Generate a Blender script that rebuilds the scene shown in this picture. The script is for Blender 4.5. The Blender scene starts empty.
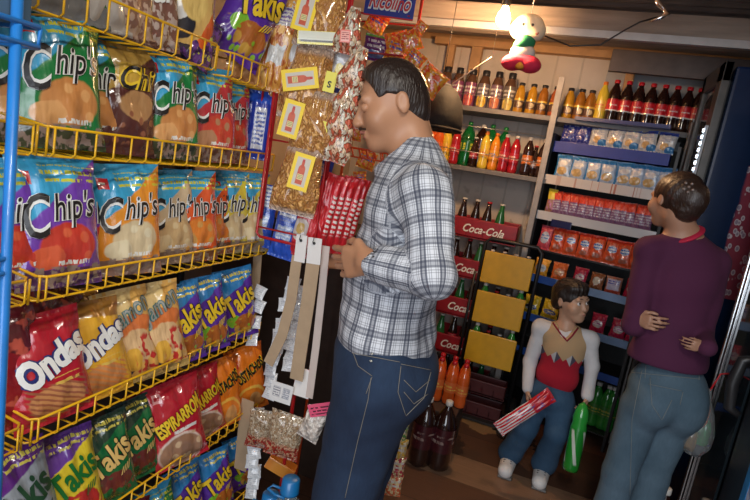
import bpy, bmesh, math, random
import numpy as np
from math import sin, cos, pi, radians, atan2, sqrt, exp
from mathutils import Vector, Matrix
from mathutils.bvhtree import BVHTree
random.seed(7)
SC = bpy.context.scene
COL = SC.collection

# ------------------------------------------------------------------ camera
FPX, CXP, CYP = 520.0, 375.0, 250.0
CAM = Vector((0, 0, 1.47))
PITCH, ROLL, YAW = radians(9.7), radians(9.4), radians(18.3)
_f = Vector((-sin(YAW)*cos(PITCH), cos(YAW)*cos(PITCH), -sin(PITCH)))
_r0 = Vector((cos(YAW), sin(YAW), 0)); _u0 = _r0.cross(_f)
_r = _r0*cos(ROLL)+_u0*sin(ROLL); _u = -_r0*sin(ROLL)+_u0*cos(ROLL)

def ray(px, py):
    return (_f + _r*((px-CXP)/FPX) - _u*((py-CYP)/FPX))
def at(px, py, val, ax=1):
    """the point of the room behind a place in the photo, on the plane axis=val"""
    d = ray(px, py); t = (val-CAM[ax])/d[ax]
    return CAM + d*t
def proj(p):
    d = Vector(p)-CAM; z = d.dot(_f)
    return CXP+FPX*d.dot(_r)/z, CYP-FPX*d.dot(_u)/z, z

cam_d = bpy.data.cameras.new('camera'); cam = bpy.data.objects.new('camera', cam_d); COL.objects.link(cam)
cam_d.sensor_width = 36; cam_d.lens = 36*FPX/750; cam_d.clip_start = 0.05
cam.matrix_world = Matrix(((_r.x, _u.x, -_f.x, CAM.x), (_r.y, _u.y, -_f.y, CAM.y), (_r.z, _u.z, -_f.z, CAM.z), (0, 0, 0, 1)))
SC.camera = cam

# ------------------------------------------------------------------ objects
def link(name, me, m=None, parent=None, loc=None):
    o = bpy.data.objects.new(name, me); COL.objects.link(o)
    if m is not None:
        for x in (m if isinstance(m, (list, tuple)) else [m]): me.materials.append(x)
    if parent is not None: o.parent = parent
    if loc is not None: o.location = loc
    return o
def tag(o, label, cat, group=None, kind=None):
    if kind: o['kind'] = kind
    if label: o['label'] = label
    if cat: o['category'] = cat
    if group: o['group'] = group
    return o
def empty(name, loc, rz=0.0):
    o = bpy.data.objects.new(name, None); COL.objects.link(o); o.location = loc; o.rotation_euler = (0, 0, rz)
    o.empty_display_size = .05
    return o
def kids(o): return [c for c in bpy.data.objects if c.parent == o]
def dup(o, parent=None):
    """copy a thing, its parts and their sub-parts"""
    c = o.copy(); COL.objects.link(c); c.parent = parent
    for k in (o.children):
        dup(k, c)
    return c
class MB:
    """collects plain shapes; build() links them as ONE mesh"""
    def __init__(s): s.v = []; s.f = []; s.mi = []; s.uv = []; s.sm = []
    def add(s, vs, fs, mi=0, uv=None, smooth=True):
        b = len(s.v); s.v += [tuple(x) for x in vs]; s.f += [tuple(b+i for i in f) for f in fs]
        s.mi += [mi]*len(fs); s.uv += list(uv) if uv is not None else [(0, 0)]*len(vs); s.sm += [smooth]*len(fs)
    def box(s, lo, hi, mi=0, bev=0.0, M=None):
        if bev <= 0:
            vs = [Vector((x, y, z)) for x in (lo[0], hi[0]) for y in (lo[1], hi[1]) for z in (lo[2], hi[2])]
            fs = [(0, 1, 3, 2), (4, 6, 7, 5), (0, 4, 5, 1), (2, 3, 7, 6), (0, 2, 6, 4), (1, 5, 7, 3)]
        else:
            bm = bmesh.new(); bmesh.ops.create_cube(bm, size=1)
            for v in bm.verts: v.co = Vector([(lo[i]+hi[i])/2+v.co[i]*(hi[i]-lo[i]) for i in range(3)])
            bmesh.ops.bevel(bm, geom=bm.edges[:], offset=min(bev, .45*min(hi[i]-lo[i] for i in range(3))), segments=2, affect='EDGES', profile=.6)
            bm.verts.index_update(); vs = [v.co.copy() for v in bm.verts]; fs = [[v.index for v in f.verts] for f in bm.faces]; bm.free()
        if M: vs = [M @ v for v in vs]
        s.add(vs, fs, mi, smooth=False)
    def tube(s, pts, r, n=6, mi=0, closed=False, cap=True):
        P = [Vector(p) for p in pts]; m = len(P); rs = r if isinstance(r, (list, tuple)) else [r]*m
        vs = []; prev = None
        for i, p in enumerate(P):
            a = P[i-1] if (i > 0 or closed) else p; b = P[(i+1) % m] if (i < m-1 or closed) else p
            t = (b-a).normalized() if (b-a).length > 1e-9 else Vector((0, 0, 1))
            if prev is None:
                q = Vector((0, 0, 1)) if abs(t.z) < .9 else Vector((1, 0, 0)); x = t.cross(q).normalized()
            else:
                x = (prev - t*prev.dot(t)); x = x.normalized() if x.length > 1e-6 else t.orthogonal().normalized()
            prev = x; y = t.cross(x)
            for k in range(n):
                an = 2*pi*k/n; vs.append(p+(x*cos(an)+y*sin(an))*rs[i])
        fs = []
        for i in range(m if closed else m-1):
            for k in range(n):
                a = i*n+k; b = i*n+(k+1) % n; c = ((i+1) % m)*n+(k+1) % n; d = ((i+1) % m)*n+k
                fs.append((a, b, c, d))
        if cap and not closed:
            fs.append(tuple(range(n))[::-1]); fs.append(tuple((m-1)*n+k for k in range(n)))
        s.add(vs, fs, mi)
    def lathe(s, prof, n=16, mi=0, c=(0, 0, 0), caps=True):
        vs = []; fs = []; uv = []; zs = [p[1] for p in prof]; z0, z1 = min(zs), max(zs)
        for (r, z) in prof:
            for k in range(n):
                a = 2*pi*k/n; vs.append((c[0]+r*sin(a), c[1]-r*cos(a), c[2]+z)); uv.append((k/n, (z-z0)/max(1e-6, z1-z0)))
        for i in range(len(prof)-1):
            for k in range(n):
                fs.append((i*n+k, i*n+(k+1) % n, (i+1)*n+(k+1) % n, (i+1)*n+k))
        if caps: fs.append(tuple(range(n))[::-1]); fs.append(tuple((len(prof)-1)*n+k for k in range(n)))
        s.add(vs, fs, mi, uv)
    def xf(s, M): s.v = [tuple(M @ Vector(v)) for v in s.v]; return s
    def mesh(s, name, smooth=True):
        me = bpy.data.meshes.new(name); me.from_pydata(s.v, [], s.f)
        ul = me.uv_layers.new(name='UVMap')
        li = np.zeros(len(me.loops), dtype=np.int32); me.loops.foreach_get('vertex_index', li)
        ul.data.foreach_set('uv', np.array(s.uv, dtype=np.float32)[li].ravel())
        me.polygons.foreach_set('material_index', s.mi)
        me.polygons.foreach_set('use_smooth', [bool(x and smooth) for x in s.sm])
        me.update(); return me
    def build(s, name, m=None, parent=None, loc=None, smooth=True):
        return link(name, s.mesh(name, smooth), m, parent, loc)

# ------------------------------------------------------------------ materials
class NT:
    def __init__(s, name):
        s.m = bpy.data.materials.new(name); s.m.use_nodes = True; s.t = s.m.node_tree; s.n = s.t.nodes
        s.b = s.n['Principled BSDF']
    def new(s, typ, **kw):
        n = s.n.new(typ)
        for k, v in kw.items(): setattr(n, k, v)
        return n
    def setin(s, sock, v):
        if hasattr(v, 'is_linked') or isinstance(v, bpy.types.NodeSocket): s.t.links.new(v, sock)
        elif isinstance(v, (tuple, list)) and len(v) == 3 and sock.type == 'RGBA': sock.default_value = (*v, 1)
        else: sock.default_value = v
    def math(s, op, *a, clamp=False):
        n = s.new('ShaderNodeMath', operation=op, use_clamp=clamp)
        for i, x in enumerate(a): s.setin(n.inputs[i], x)
        return n.outputs[0]
    def vmath(s, op, *a):
        n = s.new('ShaderNodeVectorMath', operation=op)
        for i, x in enumerate(a):
            if op == 'SCALE' and i == 1: s.setin(n.inputs['Scale'], x)
            else: s.setin(n.inputs[i], x)
        return n.outputs['Value'] if op in ('LENGTH', 'DISTANCE', 'DOT_PRODUCT') else n.outputs[0]
    def mix(s, fac, a, b):
        n = s.new('ShaderNodeMix', data_type='RGBA')
        s.setin(n.inputs[0], fac); s.setin(n.inputs[6], a); s.setin(n.inputs[7], b)
        return n.outputs[2]
    def noise(s, vec, scale, detail=2, out='Fac', rough=.5):
        n = s.new('ShaderNodeTexNoise'); s.setin(n.inputs['Vector'], vec); n.inputs['Scale'].default_value = scale
        n.inputs['Detail'].default_value = detail; n.inputs['Roughness'].default_value = rough
        return n.outputs[out]
    def voro(s, vec, scale, feature='F1', out='Distance'):
        n = s.new('ShaderNodeTexVoronoi', feature=feature); s.setin(n.inputs['Vector'], vec); n.inputs['Scale'].default_value = scale
        return n.outputs[out]
    def step(s, x, e0, e1):
        n = s.new('ShaderNodeMapRange', interpolation_type='SMOOTHSTEP'); s.setin(n.inputs[0], x)
        n.inputs[1].default_value = e0; n.inputs[2].default_value = e1
        return n.outputs[0]
    def xyz(s, vec):
        n = s.new('ShaderNodeSeparateXYZ'); s.setin(n.inputs[0], vec); return n.outputs
    def coord(s, which='Object'):
        return s.new('ShaderNodeTexCoord').outputs[which]
    def bump(s, h, strength=.3, dist=.01):
        n = s.new('ShaderNodeBump'); s.setin(n.inputs['Height'], h); n.inputs['Strength'].default_value = strength; n.inputs['Distance'].default_value = dist
        s.t.links.new(n.outputs[0], s.b.inputs['Normal'])
    def p(s, **kw):
        for k, v in kw.items():
            s.setin(s.b.inputs[{'col': 'Base Color', 'rough': 'Roughness', 'metal': 'Metallic', 'coat': 'Coat Weight', 'trans': 'Transmission Weight', 'alpha': 'Alpha', 'ior': 'IOR', 'em': 'Emission Color', 'es': 'Emission Strength', 'spec': 'Specular IOR Level', 'sheen': 'Sheen Weight', 'sss': 'Subsurface Weight', 'crough': 'Coat Roughness'}[k]], v)
        return s.m
_mc = {}
def plain(name, col, rough=.5, metal=0., vary=.12, vscale=20, bump=.0, bscale=60, **kw):
    if name in _mc: return _mc[name]
    t = NT(name); c = t.coord(); nz = t.noise(c, vscale, 3)
    dark = tuple(x*(1-vary*2) for x in col); lite = tuple(min(1, x*(1+vary)) for x in col)
    t.p(col=t.mix(nz, dark, lite), rough=rough, metal=metal, **kw)
    if bump: t.bump(t.noise(c, bscale, 3), bump, .004)
    _mc[name] = t.m; return t.m
def design(name, base, layers, rough=.24, coat=1.0, wob=.02, coord='UV', bump=.5, aspect=1.3, spec=.5, metal=0.0):
    """printed pack: a base colour with printed shapes laid over it in the pack's own coordinates"""
    if name in _mc: return _mc[name]
    t = NT(name); uv = t.coord(coord)
    n = t.noise(uv, 7, 2, 'Color'); d = t.vmath('SCALE', t.vmath('SUBTRACT', n, (.5, .5, .5)), wob*2)
    w = t.vmath('ADD', uv, d); X = t.xyz(w); u, v = X[0], X[1]
    sc = t.vmath('MULTIPLY', w, (1, aspect, 1))
    col = base
    for L in layers:
        k = L[0]
        if k == 'half':
            a, b, c, cc = L[1:5]; m = t.step(t.math('ADD', t.math('MULTIPLY', u, a), t.math('MULTIPLY', v, b)), c-.01, c+.01)
        elif k == 'ell':
            cu, cv, ru, rv, cc = L[1:6]
            q = t.vmath('MULTIPLY', t.vmath('SUBTRACT', w, (cu, cv, 0)), (1/ru, 1/rv, 0)); m = t.math('SUBTRACT', 1, t.step(t.vmath('LENGTH', q), .93, 1.05))
        elif k == 'rect':
            u0, u1, v0, v1, cc = L[1:6]
            q = t.vmath('ABSOLUTE', t.vmath('MULTIPLY', t.vmath('SUBTRACT', w, ((u0+u1)/2, (v0+v1)/2, 0)), (2/(u1-u0), 2/(v1-v0), 0))); Q = t.xyz(q)
            m = t.math('SUBTRACT', 1, t.step(t.math('MAXIMUM', Q[0], Q[1]), .97, 1.03))
        elif k in ('spots', 'lines', 'cells', 'wave'):
            u0, u1, v0, v1, scale, thr, cc = L[1:8]
            q = t.vmath('ABSOLUTE', t.vmath('MULTIPLY', t.vmath('SUBTRACT', w, ((u0+u1)/2, (v0+v1)/2, 0)), (2/(u1-u0), 2/(v1-v0), 0))); Q = t.xyz(q)
            box = t.math('SUBTRACT', 1, t.step(t.math('MAXIMUM', Q[0], Q[1]), .9, 1.1))
            if k == 'spots': s_ = t.step(t.noise(sc, scale, 2), thr-.03, thr+.03)
            elif k == 'cells': s_ = t.math('SUBTRACT', 1, t.step(t.voro(sc, scale), thr-.06, thr+.06))
            elif k == 'lines':   # rows of small print
                row = t.step(t.math('FRACT', t.math('MULTIPLY', v, scale)), .45, .55)
                s_ = t.math('MULTIPLY', row, t.step(t.noise(t.vmath('MULTIPLY', w, (scale*2.2, scale*.9, 1)), 1.0, 1), thr-.03, thr+.03))
            else: s_ = t.step(t.math('SINE', t.math('MULTIPLY', t.math('ADD', t.math('MULTIPLY', u, .35), v), scale)), thr-.4, thr+.4)
            m = t.math('MULTIPLY', box, s_)
        col = t.mix(m, col, cc)
    t.p(col=col, rough=rough, coat=coat, crough=.08, spec=spec, metal=metal)
    if bump:
        t.bump(t.math('ADD', t.noise(sc, 4, 1), t.math('MULTIPLY', t.noise(t.vmath('MULTIPLY', w, (1, .35, 1)), 13, 1), .18)), bump*.8, .03)
    _mc[name] = t.m; return t.m
def flat(name, col, rough=.4, **kw): return plain(name, col, rough, vary=.05, **kw)

# ------------------------------------------------------------------ lettering
_tc = {}
def glyphs(s, bold=.0, shear=.0, space=1.0, dens=True):
    """triangulated lettering, width 1, origin at its centre"""
    key = (s, bold, shear, space)
    if key in _tc: return _tc[key]
    cu = bpy.data.curves.new('lettering', 'FONT'); cu.body = s; cu.offset = bold; cu.shear = shear; cu.space_character = space
    cu.resolution_u = 3; cu.fill_mode = 'FRONT'
    ob = bpy.data.objects.new('lettering', cu); COL.objects.link(ob)
    dg = bpy.context.evaluated_depsgraph_get(); me = bpy.data.meshes.new_from_object(ob.evaluated_get(dg))
    bm = bmesh.new(); bm.from_mesh(me); bmesh.ops.remove_doubles(bm, verts=bm.verts[:], dist=.002)
    bmesh.ops.triangulate(bm, faces=bm.faces[:])
    for _ in range(2):
        es = [e for e in bm.edges if e.calc_length() > .22]
        if not es: break
        bmesh.ops.subdivide_edges(bm, edges=es, cuts=1, use_grid_fill=False); bmesh.ops.triangulate(bm, faces=bm.faces[:])
    bm.verts.index_update()
    V = np.array([v.co[:2] for v in bm.verts]); Fs = [tuple(v.index for v in f.verts) for f in bm.faces]; bm.free()
    bpy.data.objects.remove(ob); bpy.data.meshes.remove(me); bpy.data.curves.remove(cu)
    lo = V.min(0); hi = V.max(0); W = hi[0]-lo[0]; V = (V-(lo+hi)/2)/W
    _tc[key] = (V, Fs); return _tc[key]
def letter(mb, s, surf, cu, cv, width, rot=0, h=None, mi=0, lift=.0015, bold=.02, shear=0, arc=0, space=1.0):
    V, Fs = glyphs(s, bold, shear, space); hh = V[:, 1].max()-V[:, 1].min()
    vs = []
    for x, y in V:
        X = x*width; Y = y*width if h is None else y/hh*h
        Y += arc*(1-(2*x)**2)*width
        a, b = X*cos(rot)-Y*sin(rot), X*sin(rot)+Y*cos(rot)
        vs.append(surf(cu+a, cv+b, lift))
    mb.add(vs, Fs, mi, smooth=False)

# ------------------------------------------------------------------ bags
def pillow(w, h, t, seed=0, nu=18, nv=26, crimp=.055, limp=0.0, taper=0.0):
    """surface function of a filled bag: metres across and up from its bottom centre, front towards -Y"""
    rnd = random.Random(seed); ph = [rnd.uniform(0, 6.28) for _ in range(8)]; am = [rnd.uniform(.5, 1) for _ in range(8)]
    def th(u, v):
        a = max(0, 1-abs(2*u-1)**2.6); vv = min(1, max(0, (v-crimp)/(1-2*crimp))); b = max(0, 1-abs(2*vv-1)**3.2)
        base = t*.5*(a**.6)*(b**.62)
        e = (abs(2*vv-1))**2
        wr = .15*t*(sin(u*19+ph[0]+3*v)*am[0]*e + .55*sin(u*33+ph[1]-2*v)*am[1]*e + .55*sin(v*12+ph[2]+4*u)*am[2]*.6+.5*sin(u*9+v*14+ph[3])*am[3]*.6)
        return base+wr*min(1, (a*b)**.5*1.6)
    def edge(v):
        vv = abs(2*v-1); return (1-.07*(1-vv**3) + .012*sin(v*23+ph[4]))*(1-taper*max(0, v-.30)*1.3)*(1-taper*.5*max(0, .2-v)*3)
    def P(u, v, side=1, lift=0):
        uu = (u-.5)*edge(v)+.5
        x = (uu-.5)*w; z = v*h; y = -th(u, v)*side - lift*side
        y += .06*t*sin(u*40)*(1 if (v < crimp or v > 1-crimp) else 0)*.15
        y += limp*((v-.5)**2)*h
        x += .01*w*sin(v*5+ph[5]); z += .02*h*(sin(u*3.1+ph[6])-.5)*.5*v
        return Vector((x, y, z))
    return P
def bag_mesh(w, h, t, seed=0, crimp=.055, nu=18, nv=26, limp=0, taper=0):
    P = pillow(w, h, t, seed, crimp=crimp, limp=limp, taper=taper); mb = MB()
    for side in (1, -1):
        vs = []; uv = []; fs = []
        for j in range(nv+1):
            for i in range(nu+1):
                u, v = i/nu, j/nv; vs.append(P(u, v, side)); uv.append((u if side > 0 else 1-u, v))
        for j in range(nv):
            for i in range(nu):
                a = j*(nu+1)+i; q = (a, a+1, a+nu+2, a+nu+1); fs.append(q if side > 0 else q[::-1])
        mb.add(vs, fs, 0, uv)
    return mb, (lambda x, z, lift: P(x/w+.5, z/h, 1, lift))
KINDS = {}
def bag_kind(key, w, h, t, m, texts=(), crimp=.055, name='snack_bag', limp=0, decor=None):
    KINDS[key] = dict(w=w, h=h, t=t, m=m, texts=texts, crimp=crimp, name=name, limp=limp, decor=decor, meshes={})
def bag(key, loc, yaw, tilt, label, group, roll=0, seed=0, scale=1.0, cat='snack bag', name=None):
    K = KINDS[key]; sd = seed % 3
    if sd not in K['meshes']:
        mb, surf = bag_mesh(K['w'], K['h'], K['t'], hash(key) % 97 if False else (sum(map(ord, key))+sd*31), K['crimp'], limp=K['limp'], taper=K['decor'] or 0)
        me = mb.mesh(K['name']); me.materials.append(K['m']); tm = []
        for T in K['texts']:
            s, cx, cz, wd, rot, fg, bg = T[:7]; opt = T[7] if len(T) > 7 else {}
            lb = MB()
            if bg is not None:
                letter(lb, s, surf, cx, cz, wd*1.06, rot, mi=1, lift=.0022, **{**opt, 'bold': opt.get('bold', .02)+opt.get('out', .05), **({'h': opt['h']*1.1} if 'h' in opt else {})} if 'out' not in opt else {**{k: v for k, v in opt.items() if k != 'out'}, 'bold': opt.get('bold', .02)+opt['out']})
            o2 = {k: v for k, v in opt.items() if k != 'out'}
            letter(lb, s, surf, cx, cz, wd, rot, mi=0, lift=.0036, **o2)
            tme = lb.mesh('logo', smooth=False); tme.materials.append(fg); tme.materials.append(bg if bg is not None else fg); tm.append(tme)
        K['meshes'][sd] = (me, tm)
    me, tm = K['meshes'][sd]
    o = link(name or K['name'], me); o.location = loc; o.scale = (scale,)*3
    o.rotation_euler = (Matrix.Rotation(yaw, 3, 'Z') @ Matrix.Rotation(tilt, 3, 'X') @ Matrix.Rotation(roll, 3, 'Y')).to_euler()
    for tme in tm: link('logo', tme, None, o)
    tag(o, label, cat, group); return o

# ------------------------------------------------------------------ smooth bodies (distance fields meshed as one continuous surface)
class Prim:
    def __init__(s, fn, lo, hi, k=.01, mode='add'): s.fn = fn; s.lo = np.array(lo); s.hi = np.array(hi); s.k = k; s.mode = mode
def A3(v): return np.array([v[0], v[1], v[2]], dtype=float)
def rc(a, b, r1, r2=None, k=.012, mode='add'):
    a = A3(a); b = A3(b); r2 = r1 if r2 is None else r2; ab = b-a; L = max(1e-12, ab@ab)
    def fn(P):
        t = np.clip(((P-a)@ab)/L, 0, 1); return np.linalg.norm(P-a-t[:, None]*ab, axis=1)-(r1+t*(r2-r1))
    R = max(r1, r2); return Prim(fn, np.minimum(a, b)-R, np.maximum(a, b)+R, k, mode)
def el(c, r, R=None, k=.012, mode='add'):
    c = A3(c); r = A3(r); M = np.eye(3) if R is None else np.array(R, dtype=float)   # columns = axes
    def fn(P):
        q = (P-c)@M; k0 = np.linalg.norm(q/r, axis=1); k1 = np.linalg.norm(q/(r*r), axis=1); return k0*(k0-1)/np.maximum(k1, 1e-9)
    m = np.abs(M)@r; return Prim(fn, c-m, c+m, k, mode)
def half(p, n, k=.004, mode='cut'):
    p = A3(p); n = A3(n); n = n/np.linalg.norm(n)
    return Prim(lambda P: (P-p)@n, p, p, k, mode)          # cut keeps the side n points AWAY from
def fold(prims, P):
    d = None
    for q in prims:
        e = q.fn(P)
        if d is None: d = e; continue
        k = q.k
        if q.mode == 'add':
            h = np.clip(.5+.5*(e-d)/k, 0, 1); d = e*(1-h)+d*h-k*h*(1-h)
        elif q.mode == 'cut':      # intersect with e<0
            h = np.clip(.5-.5*(e-d)/k, 0, 1); d = e*(1-h)+d*h+k*h*(1-h)
        elif q.mode == 'sub':
            h = np.clip(.5-.5*(d+e)/k, 0, 1); d = d*(1-h)-e*h+k*h*(1-h)
        elif q.mode == 'disp': d = d+e
    return d
def sdf(name, prims, h, m, parent=None, loc=None, attr=None, smooth_it=1):
    add = [q for q in prims if q.mode == 'add']
    lo = np.min([q.lo for q in add], axis=0)-.02; hi = np.max([q.hi for q in add], axis=0)+.02
    B = 12; n = (np.ceil((hi-lo)/h/B).astype(int))*B+1; nb = (n-1)//B
    G = np.full(tuple(n), 1e3)
    bi = np.stack(np.meshgrid(*[np.arange(x) for x in nb], indexing='ij'), -1).reshape(-1, 3)
    cc = lo+(bi*B+B/2)*h; dc = fold(prims, cc); act = np.abs(dc) < B*h*1.15+.012
    inside = bi[(dc < 0) & ~act]
    for b in inside: G[b[0]*B:b[0]*B+B+1, b[1]*B:b[1]*B+B+1, b[2]*B:b[2]*B+B+1] = -1e3
    loc_i = np.stack(np.meshgrid(*[np.arange(B+1)]*3, indexing='ij'), -1).reshape(-1, 3)
    A = bi[act]
    for s in range(0, len(A), 200):
        ch = A[s:s+200]; idx = (ch[:, None, :]*B+loc_i[None]).reshape(-1, 3); v = fold(prims, lo+idx*h)
        G[idx[:, 0], idx[:, 1], idx[:, 2]] = v
    S = G < 0; c0 = S[:-1, :-1, :-1]; cnt = np.zeros(c0.shape, np.int8)
    offs = [(i, j, k) for i in (0, 1) for j in (0, 1) for k in (0, 1)]
    sl = lambda o: tuple(slice(o[a], n[a]-1+o[a]) for a in range(3))
    for o in offs: cnt += S[sl(o)]
    ci = np.argwhere((cnt > 0) & (cnt < 8)); vid = np.full(c0.shape, -1, np.int64); vid[ci[:, 0], ci[:, 1], ci[:, 2]] = np.arange(len(ci))
    acc = np.zeros((len(ci), 3)); num = np.zeros(len(ci))
    val = {o: np.clip(G[ci[:, 0]+o[0], ci[:, 1]+o[1], ci[:, 2]+o[2]], -4*h, 4*h) for o in offs}
    for a in offs:
        for ax in range(3):
            if a[ax] == 0:
                b = list(a); b[ax] = 1; b = tuple(b); va, vb = val[a], val[b]; cr = (va < 0) != (vb < 0)
                t = np.where(cr, va/np.where(cr, va-vb, 1), 0); pt = np.repeat(np.array(a, float)[None], len(ci), 0); pt[:, ax] += t
                acc += pt*cr[:, None]; num += cr
    V = lo+(ci+acc/num[:, None])*h; quads = []
    for ax in range(3):
        o1 = [0, 0, 0]; o1[ax] = 1
        s0 = S[:n[0]-o1[0], :n[1]-o1[1], :n[2]-o1[2]]; s1 = S[o1[0]:, o1[1]:, o1[2]:]
        e = np.argwhere(s0 != s1); b1, b2 = (ax+1) % 3, (ax+2) % 3
        e = e[(e[:, b1] > 0) & (e[:, b2] > 0) & (e[:, b1] < n[b1]-1) & (e[:, b2] < n[b2]-1)]
        fl = s0[e[:, 0], e[:, 1], e[:, 2]]
        def g(d1, d2):
            q = e.copy(); q[:, b1] += d1; q[:, b2] += d2; return vid[q[:, 0], q[:, 1], q[:, 2]]
        Q = np.stack([g(-1, -1), g(0, -1), g(0, 0), g(-1, 0)], 1); Q[~fl] = Q[~fl][:, ::-1]; quads.append(Q)
    Q = np.concatenate(quads); Q = Q[(Q >= 0).all(1)]
    for _ in range(smooth_it):   # light relaxation
        acc = np.zeros_like(V); num = np.zeros(len(V))
        for i in range(4):
            np.add.at(acc, Q[:, i], V[Q[:, (i+1) % 4]]); np.add.at(num, Q[:, i], 1)
            np.add.at(acc, Q[:, i], V[Q[:, (i+3) % 4]]); np.add.at(num, Q[:, i], 1)
        V = V*.6+.4*acc/np.maximum(num, 1)[:, None]
    origin = np.zeros(3) if parent is None else np.array(parent.matrix_world.translation if False else parent.location)
    me = bpy.data.meshes.new(name); me.vertices.add(len(V)); me.vertices.foreach_set('co', (V-origin).ravel())
    me.loops.add(Q.size); me.loops.foreach_set('vertex_index', Q.ravel().astype(np.int32))
    me.polygons.add(len(Q)); me.polygons.foreach_set('loop_start', np.arange(0, Q.size, 4, dtype=np.int32)); me.polygons.foreach_set('loop_total', np.full(len(Q), 4, np.int32))
    me.polygons.foreach_set('use_smooth', np.ones(len(Q), bool)); me.update(calc_edges=True); me.validate()
    if attr:
        at_ = me.attributes.new('cloth', 'FLOAT_VECTOR', 'POINT'); at_.data.foreach_set('vector', attr(V).astype(np.float32).ravel())
    o = link(name, me, m, parent); o['_w'] = 0; del o['_w']
    o_bvh[o.name] = (V, Q)
    return o
o_bvh = {}
def on_surface(o, pix, lift=.002):
    """points on a body's surface under places in the photo"""
    V, Q = o_bvh[o.name]; bv = o_bvh.get(o.name+'_b')
    if bv is None: bv = BVHTree.FromPolygons([Vector(v) for v in V], [tuple(int(i) for i in q) for q in Q]); o_bvh[o.name+'_b'] = bv
    out = []
    for (x, y) in pix:
        d = ray(x, y).normalized(); h = bv.ray_cast(CAM, d)
        if h[0] is not None: out.append(h[0]-d*lift)
    return out
def dense(pix, st=3.0):
    out = []
    for a, b in zip(pix, pix[1:]):
        n = max(1, int(sqrt((a[0]-b[0])**2+(a[1]-b[1])**2)/st))
        out += [(a[0]+(b[0]-a[0])*i/n, a[1]+(b[1]-a[1])*i/n) for i in range(n)]
    return out+[pix[-1]]
def stitch(parent, o, lines, m, r=.0012, name='stitching'):
    mb = MB()
    for L in lines:
        P = on_surface(o, dense(L))
        if len(P) > 1: mb.tube([p-Vector(parent.location) for p in P], r, 5)
    if mb.v: return mb.build(name, m, parent)
# ------------------------------------------------------------------ colours
W_ = (.82, .80, .76); K_ = (.012, .011, .012); RED = (.55, .015, .02); YEL = (.85, .52, .02); BLU = (.02, .05, .38)
SKY = (.05, .38, .66); NAVY = (.015, .02, .12)
white_print = flat('white print', (.85, .85, .82), .4); black_print = flat('black print', (.015, .012, .012), .35)
yellow_print = flat('yellow print', (.85, .58, .03), .35); navy_print = flat('navy print', (.02, .03, .16), .35)
green_print = flat('green print', (.01, .16, .03), .35); cream_print = flat('cream print', (.80, .55, .18), .35)
dgreen_print = flat('dark green print', (.02, .07, .03), .35); red_print = flat('red print', (.6, .02, .03), .35); teal_print = flat('teal print', (.03, .16, .17), .35)
grey_print = flat('grey print', (.30, .30, .26), .35)
yellow_wire = plain('yellow painted wire', (.90, .50, .012), .3, vary=.1, coat=.3)
red_wire = plain('red painted wire', (.50, .01, .015), .35, vary=.15, coat=.3)
blue_wire = plain('blue painted wire', (.02, .22, .68), .35, vary=.15, coat=.3)
black_wire = plain('black painted steel', (.02, .02, .022), .4, vary=.2)
grey_steel = plain('grey shelf steel', (.16, .15, .15), .5, .2, vary=.2, bump=.1)
card_brown = plain('brown cardboard', (.42, .30, .19), .8, vary=.12, bump=.15)

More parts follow.
